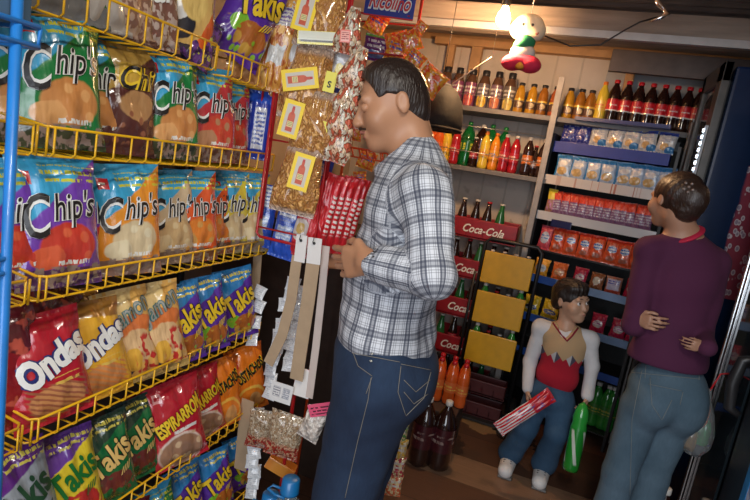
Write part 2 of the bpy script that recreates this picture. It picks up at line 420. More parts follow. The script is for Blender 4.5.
# ------------------------------------------------------------------ room
def room():
    # floor: worn boards lying along X, a wet stain by the crates
    t = NT('worn floor boards'); c = t.coord(); X = t.xyz(c)
    row = t.math('FLOOR', t.math('MULTIPLY', t.math('ADD', X[1], .10), 4.0))
    fr = t.math('FRACT', t.math('MULTIPLY', t.math('ADD', X[1], .10), 4.0))
    wn = t.new('ShaderNodeTexWhiteNoise', noise_dimensions='1D'); t.setin(wn.inputs['W'], row)
    tone = t.step(wn.outputs['Value'], .1, .9)
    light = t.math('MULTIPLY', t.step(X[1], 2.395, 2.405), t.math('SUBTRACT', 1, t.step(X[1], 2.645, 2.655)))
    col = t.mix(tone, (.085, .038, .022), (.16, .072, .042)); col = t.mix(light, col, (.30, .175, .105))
    grain = t.noise(t.vmath('MULTIPLY', c, (2.5, 30, 1)), 2.2, 4); col = t.mix(t.math('MULTIPLY', grain, .45), col, (.05, .03, .022))
    dirt = t.step(t.noise(c, 5, 4), .52, .66); col = t.mix(t.math('MULTIPLY', dirt, .35), col, (.05, .035, .028))
    q = t.vmath('MULTIPLY', t.vmath('SUBTRACT', t.vmath('ADD', c, t.vmath('SCALE', t.vmath('SUBTRACT', t.noise(c, 9, 3, 'Color'), (.5, .5, .5)), .28)), (-.12, 3.13, 0)), (1/.20, 1/.14, 0))
    patch = t.math('SUBTRACT', 1, t.step(t.vmath('LENGTH', q), .9, 1.0)); col = t.mix(patch, col, (.26, .16, .075))
    q2 = t.vmath('MULTIPLY', t.vmath('SUBTRACT', t.vmath('ADD', c, t.vmath('SCALE', t.vmath('SUBTRACT', t.noise(c, 11, 3, 'Color'), (.5, .5, .5)), .25)), (.06, 3.05, 0)), (1/.15, 1/.08, 0))
    wet = t.math('SUBTRACT', 1, t.step(t.vmath('LENGTH', q2), .9, 1.0)); col = t.mix(wet, col, (.03, .02, .016))
    gap = t.math('SUBTRACT', 1, t.step(fr, .0, .03)); col = t.mix(gap, col, (.02, .012, .01))
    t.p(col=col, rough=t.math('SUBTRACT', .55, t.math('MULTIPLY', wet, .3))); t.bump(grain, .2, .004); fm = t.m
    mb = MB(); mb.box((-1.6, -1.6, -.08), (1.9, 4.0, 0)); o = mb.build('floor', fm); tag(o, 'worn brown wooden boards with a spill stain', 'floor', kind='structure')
    # walls
    t = NT('whitewashed board wall'); c = t.coord(); X = t.xyz(c); n = t.noise(c, 6, 4)
    col = t.mix(n, (.42, .37, .33), (.60, .54, .48)); st = t.step(t.noise(t.vmath('MULTIPLY', c, (1, 1, 1)), 14, 4), .58, .72)
    low = t.math('SUBTRACT', 1, t.step(X[2], 1.15, 1.5)); col = t.mix(t.math('MULTIPLY', st, t.math('ADD', t.math('MULTIPLY', low, .7), .12)), col, (.10, .08, .065))
    rib = t.step(t.math('SINE', t.math('MULTIPLY', X[0], 40)), -.99, -.95); col = t.mix(t.math('MULTIPLY', t.math('SUBTRACT', 1, rib), .4), col, (.3, .27, .24))
    t.p(col=col, rough=.75); t.bump(t.math('ADD', rib, n), .3, .006); wm = t.m
    mb = MB(); mb.box((-1.6, 3.62, 0), (1.9, 3.72, 2.34)); o = mb.build('wall_back', wm); tag(o, 'pale boarded back wall with dark stains', 'wall', kind='structure')
    pm = plain('tan plaster wall', (.42, .33, .25), .85, vary=.15, vscale=5, bump=.2, bscale=30)
    mb = MB(); mb.box((-1.6, -1.6, 0), (-1.5, 3.62, 2.75)); o = mb.build('wall_left', pm); tag(o, None, None, kind='structure')
    mb = MB(); mb.box((1.8, -1.6, 0), (1.9, 3.62, 2.75)); o = mb.build('wall_right', pm); tag(o, None, None, kind='structure')
    tan = plain('raw tan timber', (.52, .30, .14), .75, vary=.25, vscale=9, bump=.2)
    mb = MB(); mb.box((-1.6, 3.66, 2.34), (1.9, 3.74, 2.75)); o = mb.build('wall_back_upper', tan); tag(o, None, None, kind='structure'); o.name = 'wall_gable'
    # beams
    t = NT('grey weathered timber'); c = t.coord(); g = t.noise(t.vmath('MULTIPLY', c, (1.2, 12, 12)), 3, 5)
    t.p(col=t.mix(g, (.16, .12, .095), (.42, .34, .28)), rough=.8); t.bump(g, .4, .01); bm_ = t.m
    for i, (y0, y1, z0, z1) in enumerate([(2.86, 2.98, 2.235, 2.36), (3.32, 3.42, 2.33, 2.42), (2.2, 2.3, 2.27, 2.37)]):
        mb = MB(); mb.box((-1.49, y0, z0), (1.79, y1, z1), bev=.008); o = mb.build('beam', bm_)
        if i == 0: mb = MB(); mb.box((-1.49, y0-.03, z0-.014), (1.79, y0-.001, z0+.02)); mb.build('beam_flange', plain('pale metal strip', (.50, .48, .47), .4, .4), o)
        tag(o, ['pale weathered roof beam over the middle of the shop', 'roof beam just in front of the back wall', 'roof beam nearest the viewer over the aisle'][i], 'beam', kind='structure')
    # ceiling: corrugated sheet, ribs along X
    vs = []; fs = []; n = 420; y0, y1 = -1.6, 3.74
    for i in range(n+1):
        y = y0+(y1-y0)*i/n; z = 2.47+.016*sin(y*2*pi/.085)
        for x in (-1.6, 1.9):
            vs.append((x, y, z)); vs.append((x, y, z+.004))
    for i in range(n): fs.append((i*4, i*4+4, i*4+6, i*4+2)); fs.append((i*4+1, i*4+3, i*4+7, i*4+5))
    t = NT('corrugated roof sheet'); c = t.coord(); nn = t.noise(t.vmath('MULTIPLY', c, (2, 9, 1)), 3, 5)
    t.p(col=t.mix(nn, (.10, .08, .07), (.30, .26, .24)), rough=.55, metal=.3); rm = t.m
    mb = MB(); mb.add(vs, fs); o = mb.build('ceiling', rm); tag(o, 'dull corrugated metal roof sheet', 'ceiling', kind='structure')
    # short wall studs and the tan plank seen under the roof
    for i, (px, w) in enumerate([(452, .05), (478, .07), (636, .05)]):
        p = at(px, 50, 3.6); mb = MB(); mb.box((p.x-w/2, 3.56, 2.05), (p.x+w/2, 3.615, 2.34), bev=.004); o = mb.build('trim_1', tan); tag(o, None, None, kind='structure')
    mb = MB(); mb.box((-1.0, 3.55, 2.30), (1.7, 3.615, 2.345), bev=.004); o = mb.build('trim_2', tan); tag(o, None, None, kind='structure')
    # door frame behind the viewer, where the daylight comes in
    mb = MB(); mb.box((-1.6, -1.7, 0), (-.9, -1.6, 2.75)); mb.box((1.2, -1.7, 0), (1.9, -1.6, 2.75)); mb.box((-.9, -1.7, 2.3), (1.2, -1.6, 2.75))
    o = mb.build('wall_front', pm); tag(o, None, None, kind='structure')
room()

# ------------------------------------------------------------------ lights
def lights():
    def lt(name, typ, loc, en, col, **kw):
        d = bpy.data.lights.new(name, typ); d.energy = en; d.color = col
        for k, v in kw.items(): setattr(d, k, v)
        o = bpy.data.objects.new(name, d); COL.objects.link(o); o.location = loc; return o
    p = at(505, 10, 2.55); p.z = min(p.z, 2.22)
    b = empty('light_bulb', p)
    mb = MB(); mb.lathe([(.001, -.058), (.02, -.054), (.031, -.038), (.033, -.022), (.028, -.004), (.017, .018), (.014, .03)], 20)
    t = NT('lit bulb glass'); t.p(col=(1, .8, .55), em=(1, .62, .30), es=60); mb.build('glass', t.m, b)
    mb = MB(); mb.lathe([(.016, .03), (.021, .034), (.021, .075), (.012, .09)], 16); mb.build('socket', plain('black bakelite', (.02, .02, .02), .4), b)
    mb = MB(); mb.tube([(0, 0, .088), (.004, .0, .13), (0, .01, 2.46-p.z)], .003); mb.build('cord', black_print, b)
    tag(b, 'glowing bare light bulb hanging under the roof beam', 'light bulb')
    lt('bulb_light', 'POINT', (p.x, p.y-.0, p.z-.085), 34, (1, .58, .28), shadow_soft_size=.04)
    s = lt('doorway_daylight', 'AREA', (-.1, -1.65, 1.5), 62, (.86, .92, 1.0), shape='RECTANGLE', size=2.0, size_y=1.9)
    s.rotation_euler = (radians(90), 0, 0)
    k = lt('added_highlight_light', 'AREA', (.15, -.15, 2.40), 25, (1, .93, .82), shape='RECTANGLE', size=.12, size_y=1.1)  # added area light without a real fitting, for brightness and highlights on the bags
    w = bpy.data.worlds.new('world'); SC.world = w; w.use_nodes = True
    w.node_tree.nodes['Background'].inputs[0].default_value = (.55, .65, .85, 1); w.node_tree.nodes['Background'].inputs[1].default_value = .14
lights()
SC.view_settings.view_transform = 'Standard'; SC.view_settings.look = 'None'; SC.view_settings.exposure = 0.0; SC.view_settings.gamma = 1.0
SC.view_settings.use_curve_mapping = False

# ------------------------------------------------------------------ yellow wire rack
FX = -.80   # front plane of the rack
def basket(parent, y0, y1, zr, zb, depth=.27, step=.041, r=.0023):
    mb = MB(); c = .012; x0 = FX-depth
    top = [(x0, y0, zr+.03), (FX-c, y0, zr), (FX, y0+c, zr), (FX, y1-c, zr), (FX-c, y1, zr), (x0, y1, zr+.03)]
    mb.tube(top, r*1.15, 6)
    low = [(x0, y0, zb-.0), (FX-.02, y0, zb), (FX-.012, y0+.01, zb), (FX-.012, y1-.01, zb), (FX-.02, y1, zb), (x0, y1, zb)]
    mb.tube(low, r, 6)
    n = max(2, int((y1-y0-.02)/step)); zs = zb
    for i in range(n+1):
        y = y0+.01+(y1-y0-.02)*i/n
        mb.tube([(FX, y, zr), (FX-.001, y, zb+.006), (FX-.008, y, zb), (x0, y, zb)], r*.9, 5)
    for k in (1.0,): mb.tube([(FX-depth*k, y0, zb-.004), (FX-depth*k, y1, zb-.004)], r, 5)
    for y in (y0, y1): mb.tube([(FX-.004, y, zr), (FX-.006, y, zb)], r, 5)
    return mb.build('wire_basket', yellow_wire, parent)
rack = empty('wire_snack_rack', (0, 0, 0))
tag(rack, 'tall yellow wire rack of baskets filled with snack bags', 'rack')
ROWZ = {1: (1.668, 1.612), 2: (1.437, 1.388), 3: (1.180, 1.134), 4: (.910, .860), 5: (.612, .565), 6: (.285, .240)}
for k, (zr, zb) in ROWZ.items():
    if k == 1:
        basket(rack, .60, 1.052, zr, zb); basket(rack, 1.10, 1.31, zr-.003, zb-.003, step=.034)
    else:
        basket(rack, .15, .622, zr, zb); basket(rack, .640, {2: 1.36, 3: 1.385, 4: 1.405, 5: 1.46, 6: 1.53}[k], zr, zb)
mb = MB()
for y in (.17, .63, 1.34):
    for x in (FX-.275,): mb.tube([(x, y, 0), (x, y, 2.1)], .011, 8)
for z in (.05, 2.05): mb.tube([(FX-.275, .17, z), (FX-.275, 1.34, z)], .009, 8)
for y in (.17, .63, 1.34): mb.tube([(FX-.275, y, .012), (FX, y, .012)], .009, 8)
mb.build('rack_frame', black_wire, rack)
mb = MB(); mb.box((FX-.30, .16, .03), (FX-.292, 1.35, 2.06)); mb.build('back_panel', plain('dark hardboard', (.05, .035, .03), .7), rack)

# blue wire rack nearer than the yellow one
brk = empty('blue_wire_rack', (0, 0, 0)); tag(brk, 'bright blue wire rack standing before the yellow snack rack', 'rack')
mb = MB(); p0 = at(23, -20, -.74, 0); p1 = at(2, 262, -.74, 0); y = (p0.y+p1.y)/2
mb.tube([(-.74, y, 0), (-.74, y, 1.75)], .0075, 10)
mb.tube([(-.74, y-.5, 0), (-.74, y-.5, 1.75)], .0075, 10)
for z in (.02, 1.745): mb.tube([(-.74, y-.5, z), (-.74, y, z)], .006, 8)
mb.build('post', blue_wire, brk)
mb = MB(); za = at(20, 22, -.74, 0).z; zc = at(18, 42, -.74, 0).z; yy = y+.035
for z in (za, zc): mb.tube([(-1.0, yy, z), (-.742, yy, z), (-.735, yy-.006, z), (-.735, y-.5, z)], .004, 8)
for i in range(18):
    yq = yy-.004-i*.03; mb.tube([(-.735, yq, za), (-.737, yq, zc), (-1.0, yq, zc)], .0032, 6)
mb.build('wire_basket', blue_wire, brk)
mb = MB(); mb.box((-1.0, y-.45, za+.002), (-.75, yy-.006, za+.15), bev=.004); o = mb.build('carton', plain('dull blue grey card', (.07, .13, .20), .6), None)
tag(o, 'dull blue-grey carton in the blue wire basket', 'carton'); o.name = 'cardboard_carton'
mb = MB(); z = at(4, 258, -.74, 0).z
for dz in (0, -.022): mb.tube([(-.99, y+.0, z+dz), (-.74, y, z+dz), (-.735, y-.01, z+dz), (-.735, y-.5, z+dz)], .004, 8)
mb.build('shelf_wire', blue_wire, brk)

# ------------------------------------------------------------------ printed packs
CH = [('rect', .05, .17, .80, .90, (.6, .02, .03))]
def chips(key, main, low, food, food2, top=SKY):
    m = design(key, main, [
        ('half', -.55, 1, .44, top), ('lines', .30, .95, .80, .92, 17, .45, (.62, .62, .05)),
        ('ell', .55, .33, .34, .17, food), ('cells', .25, .9, .18, .46, 6, .33, food2), ('ell', .3, .24, .2, .09, food2),
        ('rect', 0, 1, 0, .15, low), ('spots', .0, 1, .0, .17, 9, .5, (.30, .22, .18)), ('lines', .4, .8, .17, .23, 14, .45, (.8, .8, .75)),
        ('rect', .06, .20, .77, .87, (.55, .015, .02)), ('rect', .09, .17, .81, .83, (.8, .7, .6))], wob=.018)
    bag_kind(key, .138, .222, .056, m, [("C", -.040, .122, .042, .08, black_print, white_print, dict(shear=.30, bold=.004, out=.035, h=.072)), ("hip's", .020, .133, .076, .10, black_print, white_print, dict(shear=.35, bold=.006, out=.045, h=.060))])
chips('chips_green', (.015, .20, .05), (.05, .06, .03), (.62, .26, .08), (.75, .38, .14))
chips('chips_purple', (.17, .05, .42), (.10, .04, .12), (.60, .05, .03), (.7, .12, .05))
chips('chips_orange', (.80, .30, .03), (.25, .15, .12), (.70, .56, .34), (.76, .66, .44))
chips('chips_cream', (.62, .46, .28), (.25, .17, .12), (.62, .42, .2), (.72, .55, .3))
chips('chips_red', (.52, .04, .05), (.16, .07, .05), (.66, .07, .04), (.50, .24, .12))
chips('chips_hot', (.72, .10, .02), (.20, .08, .04), (.75, .22, .03), (.62, .32, .08))
chips('chips_yellow', (.72, .58, .06), (.30, .24, .13), (.68, .52, .28), (.75, .62, .38))
m = design('brown crisps', (.10, .03, .025), [('half', -.5, 1, .5, (.45, .27, .06)), ('ell', .4, .72, .2, .12, (.65, .40, .06)), ('ell', .55, .45, .3, .14, (.45, .24, .1)), ('cells', .1, .9, .1, .4, 7, .3, (.30, .11, .06))], wob=.03)
bag_kind('chips_mole', .138, .228, .06, m, [("Chi", .01, .16, .085, .05, black_print, yellow_print, dict(shear=.35, bold=.01, out=.06, h=.05))])
def takis(key, main, top, food, spots, fg, bg, word='Takis', toptxt=(.7, .6, .1)):
    m = design(key, main, [('half', -.3, 1, .60, top), ('lines', .2, .95, .85, .95, 16, .45, toptxt),
        ('ell', .3, .30, .16, .09, food), ('ell', .6, .25, .3, .13, spots[0]), ('cells', .1, 1, .03, .32, 5, .36, spots[1]), ('cells', .1, .95, .02, .3, 7, .25, spots[2])], wob=.03)
    bag_kind(key, .118, .208, .05, m, [(word, .0, .120, .102, .42, fg, bg, dict(shear=.12, bold=.03, out=.03, h=.058)), ('////', .03, .080, .038, .42, fg, None, dict(shear=.5, bold=.03, h=.015))])
takis('takis_purple', (.10, .03, .33), (.03, .22, .52), (.20, .50, .03), ((.42, .12, .02), (.60, .33, .05), (.25, .5, .03)), yellow_print, black_print)
takis('takis_yellow', (.78, .60, .03), (.13, .04, .30), (.55, .03, .03), ((.5, .03, .02), (.75, .6, .03), (.6, .05, .02)), green_print, None)
takis('takis_green', (.01, .15, .04), (.02, .05, .03), (.12, .03, .02), ((.16, .03, .02), (.01, .12, .03), (.25, .06, .03)), cream_print, black_print)
takis('takis_grey', (.30, .33, .36), (.11, .02, .20), (.10, .30, .05), ((.30, .33, .36), (.06, .22, .04), (.35, .38, .4)), dgreen_print, None)
def ondas(key, main, top):
    m = design(key, main, [('half', .1, 1, .90, top), ('ell', .52, .22, .36, .15, (.60, .27, .10)), ('wave', .15, .9, .05, .38, 120, .2, (.72, .25, .06) if key != 'ondas_red' else (.36, .12, .06)), ('rect', .12, .27, .76, .86, (.75, .03, .03)), ('rect', .16, .23, .80, .82, (.85, .8, .7)),
                           ('lines', .5, .85, .36, .43, 13, .4, (.75, .5, .1))], wob=.015)
    bag_kind(key, .142, .205, .055, m, [('Ondas', .004, .122, .132, .40, white_print, navy_print, dict(shear=.1, bold=.045, out=.075, h=.055))])
ondas('ondas_red', (.48, .015, .03), (.35, .01, .02)); ondas('ondas_yellow', (.80, .42, .03), (.35, .16, .03))
m = design('ham crisps', (.86, .48, .12), [('half', -1.2, 1, .12, (.80, .58, .25)), ('ell', .6, .62, .35, .12, (.75, .20, .05)), ('ell', .55, .40, .36, .18, (.80, .52, .26)), ('ell', .3, .2, .2, .10, (.02, .03, .06)), ('ell', .45, .27, .17, .13, (.82, .45, .06)), ('spots', .5, 1, .1, .5, 5, .52, (.6, .04, .03)), ('rect', 0, 1, 0, .08, (.5, .33, .1))], wob=.03)
bag_kind('jamon', .125, .215, .055, m, [('Jamon', .006, .160, .098, .42, grey_print, teal_print, dict(shear=.3, bold=.005, out=.035, h=.055))])
m = design('red rings', (.48, .015, .03), [('ell', .45, .20, .42, .22, (.75, .62, .55)), ('ell', .45, .19, .40, .20, (.33, .18, .11)), ('cells', .08, .85, .02, .37, 6, .33, (.60, .42, .26)), ('lines', .35, .8, .40, .48, 13, .35, (.75, .75, .72)), ('rect', .1, .24, .82, .92, (.7, .3, .3)), ('rect', .13, .21, .85, .89, (.5, .02, .03))], wob=.015)
bag_kind('rings', .142, .215, .056, m, [('ESPIRARROM', .0, .130, .132, .38, yellow_print, black_print, dict(shear=.2, bold=.04, out=.03, h=.036))])
m = design('orange triangles', (.80, .20, .015), [('ell', .5, .25, .42, .2, (.85, .5, .08)), ('ell', .5, .24, .37, .17, (.78, .22, .02)), ('ell', .6, .20, .17, .14, (.72, .36, .12)), ('half', .5, 1, 1.34, (.45, .09, .01)), ('rect', .12, .26, .74, .83, (.6, .02, .02))], wob=.02)
bag_kind('triangles', .122, .215, .05, m, [('TOSTACHOS', .0, .140, .110, .38, black_print, yellow_print, dict(shear=.1, bold=.04, out=.03, h=.036))])
def generic(key, main, lay, w=.14, h=.22, t=.05, texts=(), **kw):
    bag_kind(key, w, h, t, design(key, main, lay, wob=.03), texts, **kw)
generic('seed_green', (.02, .07, .025), [('spots', 0, 1, 0, .9, 9, .5, (.05, .18, .05)), ('rect', 0, 1, .0, .16, (.2, .2, .2))])
generic('cream_bag', (.48, .36, .28), [('rect', 0, 1, .0, .30, (.50, .46, .42)), ('spots', .1, .9, .3, .9, 5, .5, (.35, .16, .08))])
generic('nacho_brown', (.26, .13, .09), [('spots', 0, 1, .0, .42, 8, .5, (.55, .38, .28)), ('half', 0, 1, .8, (.5, .1, .04))], texts=[('Nacho', 0, .10, .10, .1, cream_print, None, dict(shear=.2, h=.03))])
generic('salt_brown', (.24, .11, .08), [('spots', 0, 1, .0, .42, 8, .5, (.60, .48, .42)), ('half', 0, 1, .8, (.4, .2, .06))], texts=[('Sal', 0, .10, .07, .2, white_print, None, dict(shear=.2, h=.04))])
generic('cheese_bag', (.78, .50, .16), [('half', 1.2, -1, .55, (.75, .12, .02)), ('ell', .3, .3, .25, .14, (.03, .03, .04)), ('ell', .25, .42, .16, .08, (.8, .8, .78)), ('ell', .5, .55, .25, .2, (.80, .56, .18)), ('rect', 0, 1, 0, .13, (.05, .04, .06))])
generic('dark_purple', (.05, .02, .10), [('spots', 0, 1, 0, 1, 6, .5, (.15, .05, .25)), ('spots', 0, 1, .1, .6, 8, .58, (.5, .5, .08))])
generic('salsa_bag', (.50, .03, .02), [('rect', 0, 1, 0, .45, (.48, .22, .08)), ('spots', 0, 1, 0, .45, 6, .5, (.66, .34, .14))], texts=[('Salsa', 0, .13, .10, .2, white_print, None, dict(shear=.2, h=.03))])
generic('dark_red', (.26, .01, .015), [('half', .6, 1, 1.0, (.10, .01, .015)), ('spots', 0, 1, 0, 1, 5, .6, (.5, .08, .05))])
generic('blue_long', (.02, .05, .40), [('rect', .3, .72, .15, .75, (.62, .66, .75)), ('lines', .32, .70, .2, .7, 16, .4, (.05, .1, .4)), ('half', 0, 1, .82, (.02, .09, .55))], w=.085, h=.205, t=.035)
generic('golden_bag', (.40, .24, .04), [('spots', 0, 1, 0, 1, 5, .52, (.16, .08, .02))])

ROWN = {1: 'top basket', 2: 'second basket down', 3: 'third basket down', 4: 'fourth basket down', 5: 'fifth basket down', 6: 'lowest basket'}
ROWI = {}
def rb(key, cx, cy, X, label, row, yaw=62, tilt=-9, roll=0, sc=1., seed=0, cat='snack bag'):
    i = ROWI[row] = ROWI.get(row, -1)+1
    X = min(-.835, X-.012+.005*i) if X > -.95 else X
    yaw += 17; roll += {4: -12, 5: -13, 6: -14}.get(row, -3)
    sc *= 1.05
    K = KINDS[key]; c = at(cx, cy, X, 0); h = K['h']*sc
    R = Matrix.Rotation(radians(yaw), 3, 'Z') @ Matrix.Rotation(radians(tilt), 3, 'X') @ Matrix.Rotation(radians(roll), 3, 'Y')
    loc = c-R @ Vector((0, 0, h/2))
    zb = ROWZ[row][1]
    if abs(roll) <= 16 and not (row == 1 and i > 5): loc.z = zb+.008+.0007*abs(roll)
    if loc.z < zb+.006: loc.z = zb+.006
    return bag(key, loc, radians(yaw), radians(tilt), label, 'snack bags in the '+ROWN[row], radians(roll), seed, sc, cat)
RB = [
 # top basket
 ('seed_green', 66, -8, -.87, 'dark green seed snack bag in the top basket', 1, 62, -6, 0, 1, 0),
 ('cream_bag', 93, -6, -.87, 'cream and brown snack bag in the top basket beside the dark green bag', 1, 62, -6, 0, 1, 1),
 ('nacho_brown', 121, -2, -.87, 'brown snack bag lettered Nacho in the top basket', 1, 62, -6, 0, 1, 2),
 ('salt_brown', 147, 8, -.87, 'brown snack bag lettered Sal in the top basket', 1, 60, -6, 0, 1, 0),
 ('cheese_bag', 188, 5, -.87, 'yellow and orange snack bag with a black and white mark in the top basket', 1, 55, -6, 4, 1, 1),
 ('dark_purple', 200, 52, -.86, 'dark purple snack bag lying low behind the top basket wires', 1, 60, -16, 30, .62, 2),
 ('takis_purple', 253, 12, -.83, 'large purple snack bag hanging tilted above the short top basket', 1, 45, -4, 24, 1.25, 0),
 ('salsa_bag', 246, 60, -.88, 'red bag lettered Salsa in the short top basket', 1, 50, -8, 10, .8, 2),
 # second
 ('chips_green', 14, 92, -.90, 'green potato crisp bag behind the blue post', 2, 60, -8, 0, 1, 0),
 ('chips_green', 58, 92, -.86, 'green potato crisp bag just beyond the blue post, second basket', 2, 56, -10, 0, 1.05, 1),
 ('chips_green', 92, 98, -.89, 'green potato crisp bag tucked behind another green one by the blue post', 2, 60, -8, 0, .98, 2),
 ('chips_mole', 126, 108, -.87, 'dark brown and yellow crisp bag between the green ones', 2, 58, -9, 4, .92, 0),
 ('chips_green', 146, 103, -.91, 'green crisp bag showing only its blue edge beside the brown bag', 2, 60, -8, 0, .98, 0),
 ('chips_green', 171, 105, -.86, 'green crisp bag next to the red one in the second basket', 2, 56, -9, 0, 1, 1),
 ('chips_red', 210, 112, -.86, 'red crisp bag in front in the second basket', 2, 54, -8, 0, 1, 0),
 ('chips_red', 230, 118, -.89, 'red crisp bag half hidden behind the front red one', 2, 58, -6, 0, .95, 1),
 # third
 ('chips_purple', 6, 212, -.87, 'purple crisp bag cut off behind the blue post', 3, 58, -8, 0, 1, 0),
 ('chips_purple', 57, 212, -.845, 'large purple crisp bag in front in the third basket', 3, 56, -10, 0, 1.05, 1),
 ('chips_purple', 97, 222, -.88, 'purple crisp bag squeezed behind the orange and cream bag', 3, 58, -8, 0, .92, 2),
 ('chips_orange', 127, 217, -.85, 'orange crisp bag with a cream lower half', 3, 50, -9, 0, 1.02, 0),
 ('chips_cream', 167, 220, -.87, 'cream and brown crisp bag between the orange and the fiery red', 3, 55, -8, 0, .98, 1),
 ('chips_hot', 192, 214, -.86, 'fiery orange-red crisp bag in front in the third basket', 3, 52, -8, 0, 1, 2),
 ('chips_hot', 212, 214, -.89, 'fiery orange-red crisp bag behind its twin', 3, 56, -8, 0, .96, 0),
 ('chips_yellow', 229, 212, -.88, 'yellow crisp bag behind the front yellow one', 3, 54, -8, 0, 1, 1),
 ('chips_yellow', 250, 209, -.85, 'yellow crisp bag at the end of the third basket', 3, 48, -8, 0, 1, 2),
 # fourth
 ('dark_red', 18, 330, -.90, 'dark red snack bag lying slanted behind the red wavy crisps', 4, 64, -16, 50, 1.05, 0),
 ('dark_red', 6, 362, -.87, 'dark red snack bag upright at the near end of the fourth basket', 4, 60, -8, 0, 1, 1),
 ('ondas_red', 47, 362, -.85, 'red bag of wavy crisps lettered Ondas', 4, 56, -14, 4, 1.02, 0),
 ('golden_bag', 80, 306, -1.0, 'golden brown bag lying at the back of the fourth basket', 4, 62, -30, 15, .9, 0),
 ('ondas_yellow', 92, 350, -.865, 'yellow-orange bag of wavy crisps lettered Ondas', 4, 56, -14, 4, 1, 1),
 ('jamon', 127, 338, -.87, 'orange and cream ham snack bag beside the yellow wavy crisps', 4, 54, -12, 2, 1, 0),
 ('jamon', 157, 330, -.86, 'orange and cream ham snack bag beside the purple rolled chips', 4, 50, -10, 2, 1.02, 1),
 ('takis_purple', 182, 321, -.86, 'purple rolled chip bag touching the ham snack, fourth basket', 4, 52, -9, 3, .98, 0),
 ('takis_purple', 207, 311, -.86, 'purple rolled chip bag in the middle of three, fourth basket', 4, 50, -8, 2, 1, 1),
 ('takis_purple', 236, 305, -.85, 'purple rolled chip bag at the end of the fourth basket', 4, 44, -6, 0, 1.02, 2),
 # fifth
 ('takis_grey', 22, 474, -.86, 'pale grey rolled chip bag with dark green lettering', 5, 60, -12, 4, 1.08, 0),
 ('takis_yellow', 72, 458, -.86, 'bright yellow rolled chip bag with green lettering', 5, 56, -12, 6, 1, 0),
 ('takis_green', 107, 452, -.86, 'green rolled chip bag next to the bright yellow one', 5, 54, -12, 6, 1, 0),
 ('takis_green', 134, 442, -.88, 'green rolled chip bag next to the red ring snacks', 5, 54, -12, 6, .98, 1),
 ('rings', 154, 428, -.90, 'red ring snack bag mostly hidden by the front red one', 5, 56, -10, 4, .95, 0),
 ('rings', 176, 428, -.85, 'red ring snack bag in front with a window of beige rings', 5, 50, -12, 4, 1.05, 1),
 ('rings', 199, 418, -.88, 'red ring snack bag beside the orange triangle chips', 5, 52, -10, 4, .98, 2),
 ('triangles', 221, 402, -.87, 'orange triangle chip bag beside the red ring snacks', 5, 50, -9, 3, 1, 0),
 ('triangles', 246, 385, -.84, 'orange triangle chip bag standing high at the end of the fifth basket', 5, 42, -5, 0, 1.05, 1),
 # lowest
 ('dark_red', 128, 508, -.87, 'dark red snack bag in the lowest basket', 6, 56, -20, 20, 1, 2),
 ('chips_green', 158, 502, -.87, 'green crisp bag in the lowest basket', 6, 56, -20, 10, .95, 2),
 ('takis_purple', 186, 492, -.88, 'purple rolled chip bag beside the green bag in the lowest basket', 6, 54, -14, 8, 1, 0),
 ('takis_purple', 216, 475, -.86, 'purple rolled chip bag in the middle of the lowest basket', 6, 50, -10, 6, 1, 1),
 ('takis_purple', 241, 468, -.86, 'purple rolled chip bag at the end of the lowest basket', 6, 40, -6, 0, .95, 2),
]
for r in RB: rb(*r)
for i, (x, y) in enumerate([(241, 118), (250, 122), (259, 124)]):
    c = at(x, y, 1.30); bag('blue_long', c-Vector((0, 0, .1)), radians(34), radians(-4), 'slim blue and white wafer bag, %s beyond the second basket' % ['first', 'middle one', 'last'][i], 'slim blue bags beyond the basket', 0, i, .95)
# ------------------------------------------------------------------ red wire stand with hanging snacks (faces the viewer)
RY = 1.30
def U(px, py, Y=RY): return at(px, py, Y)
red = empty('red_wire_stand', (0, 0, 0)); tag(red, 'red wire stand of hanging snacks between the yellow rack and the man', 'rack')
mb = MB()
xl, xr = U(262, 190).x, U(328, 150).x; zt = 2.2; zb_ = U(318, 250).z
mb.tube([(xl, RY, zt), (xl, RY, zb_+.01), (xl+.012, RY, zb_), (xr-.012, RY, zb_), (xr, RY, zb_+.01), (xr, RY, zt)], .0042, 8)
for py in (137, 226, 60): z = U(256, py).z; mb.tube([(xl, RY, z), (xr, RY, z)], .0028, 6)
xm = U(266, 60).x; mb.tube([(xm, RY+.004, zt), (xm, RY+.004, U(262, 150).z)], .003, 6)
mb.build('wire_frame', red_wire, red)
mb = MB(); mb.tube([(xl, RY+.012, zb_+.05), (xl, RY+.012, zt)], .006, 8); mb.tube([(xl, RY+.012, zt-.01), (xr, RY+.012, zt-.01)], .006, 8); mb.tube([(xr, RY+.012, zb_+.1), (xr, RY+.012, zt)], .006, 8); mb.tube([(xr, RY+.012, 0), (xr, RY+.012, zb_+.2)], .006, 8)
mb.tube([(xr, RY-.12, .01), (xr, RY+.2, .01)], .008, 8)
mb.build('upright', red_wire, red)

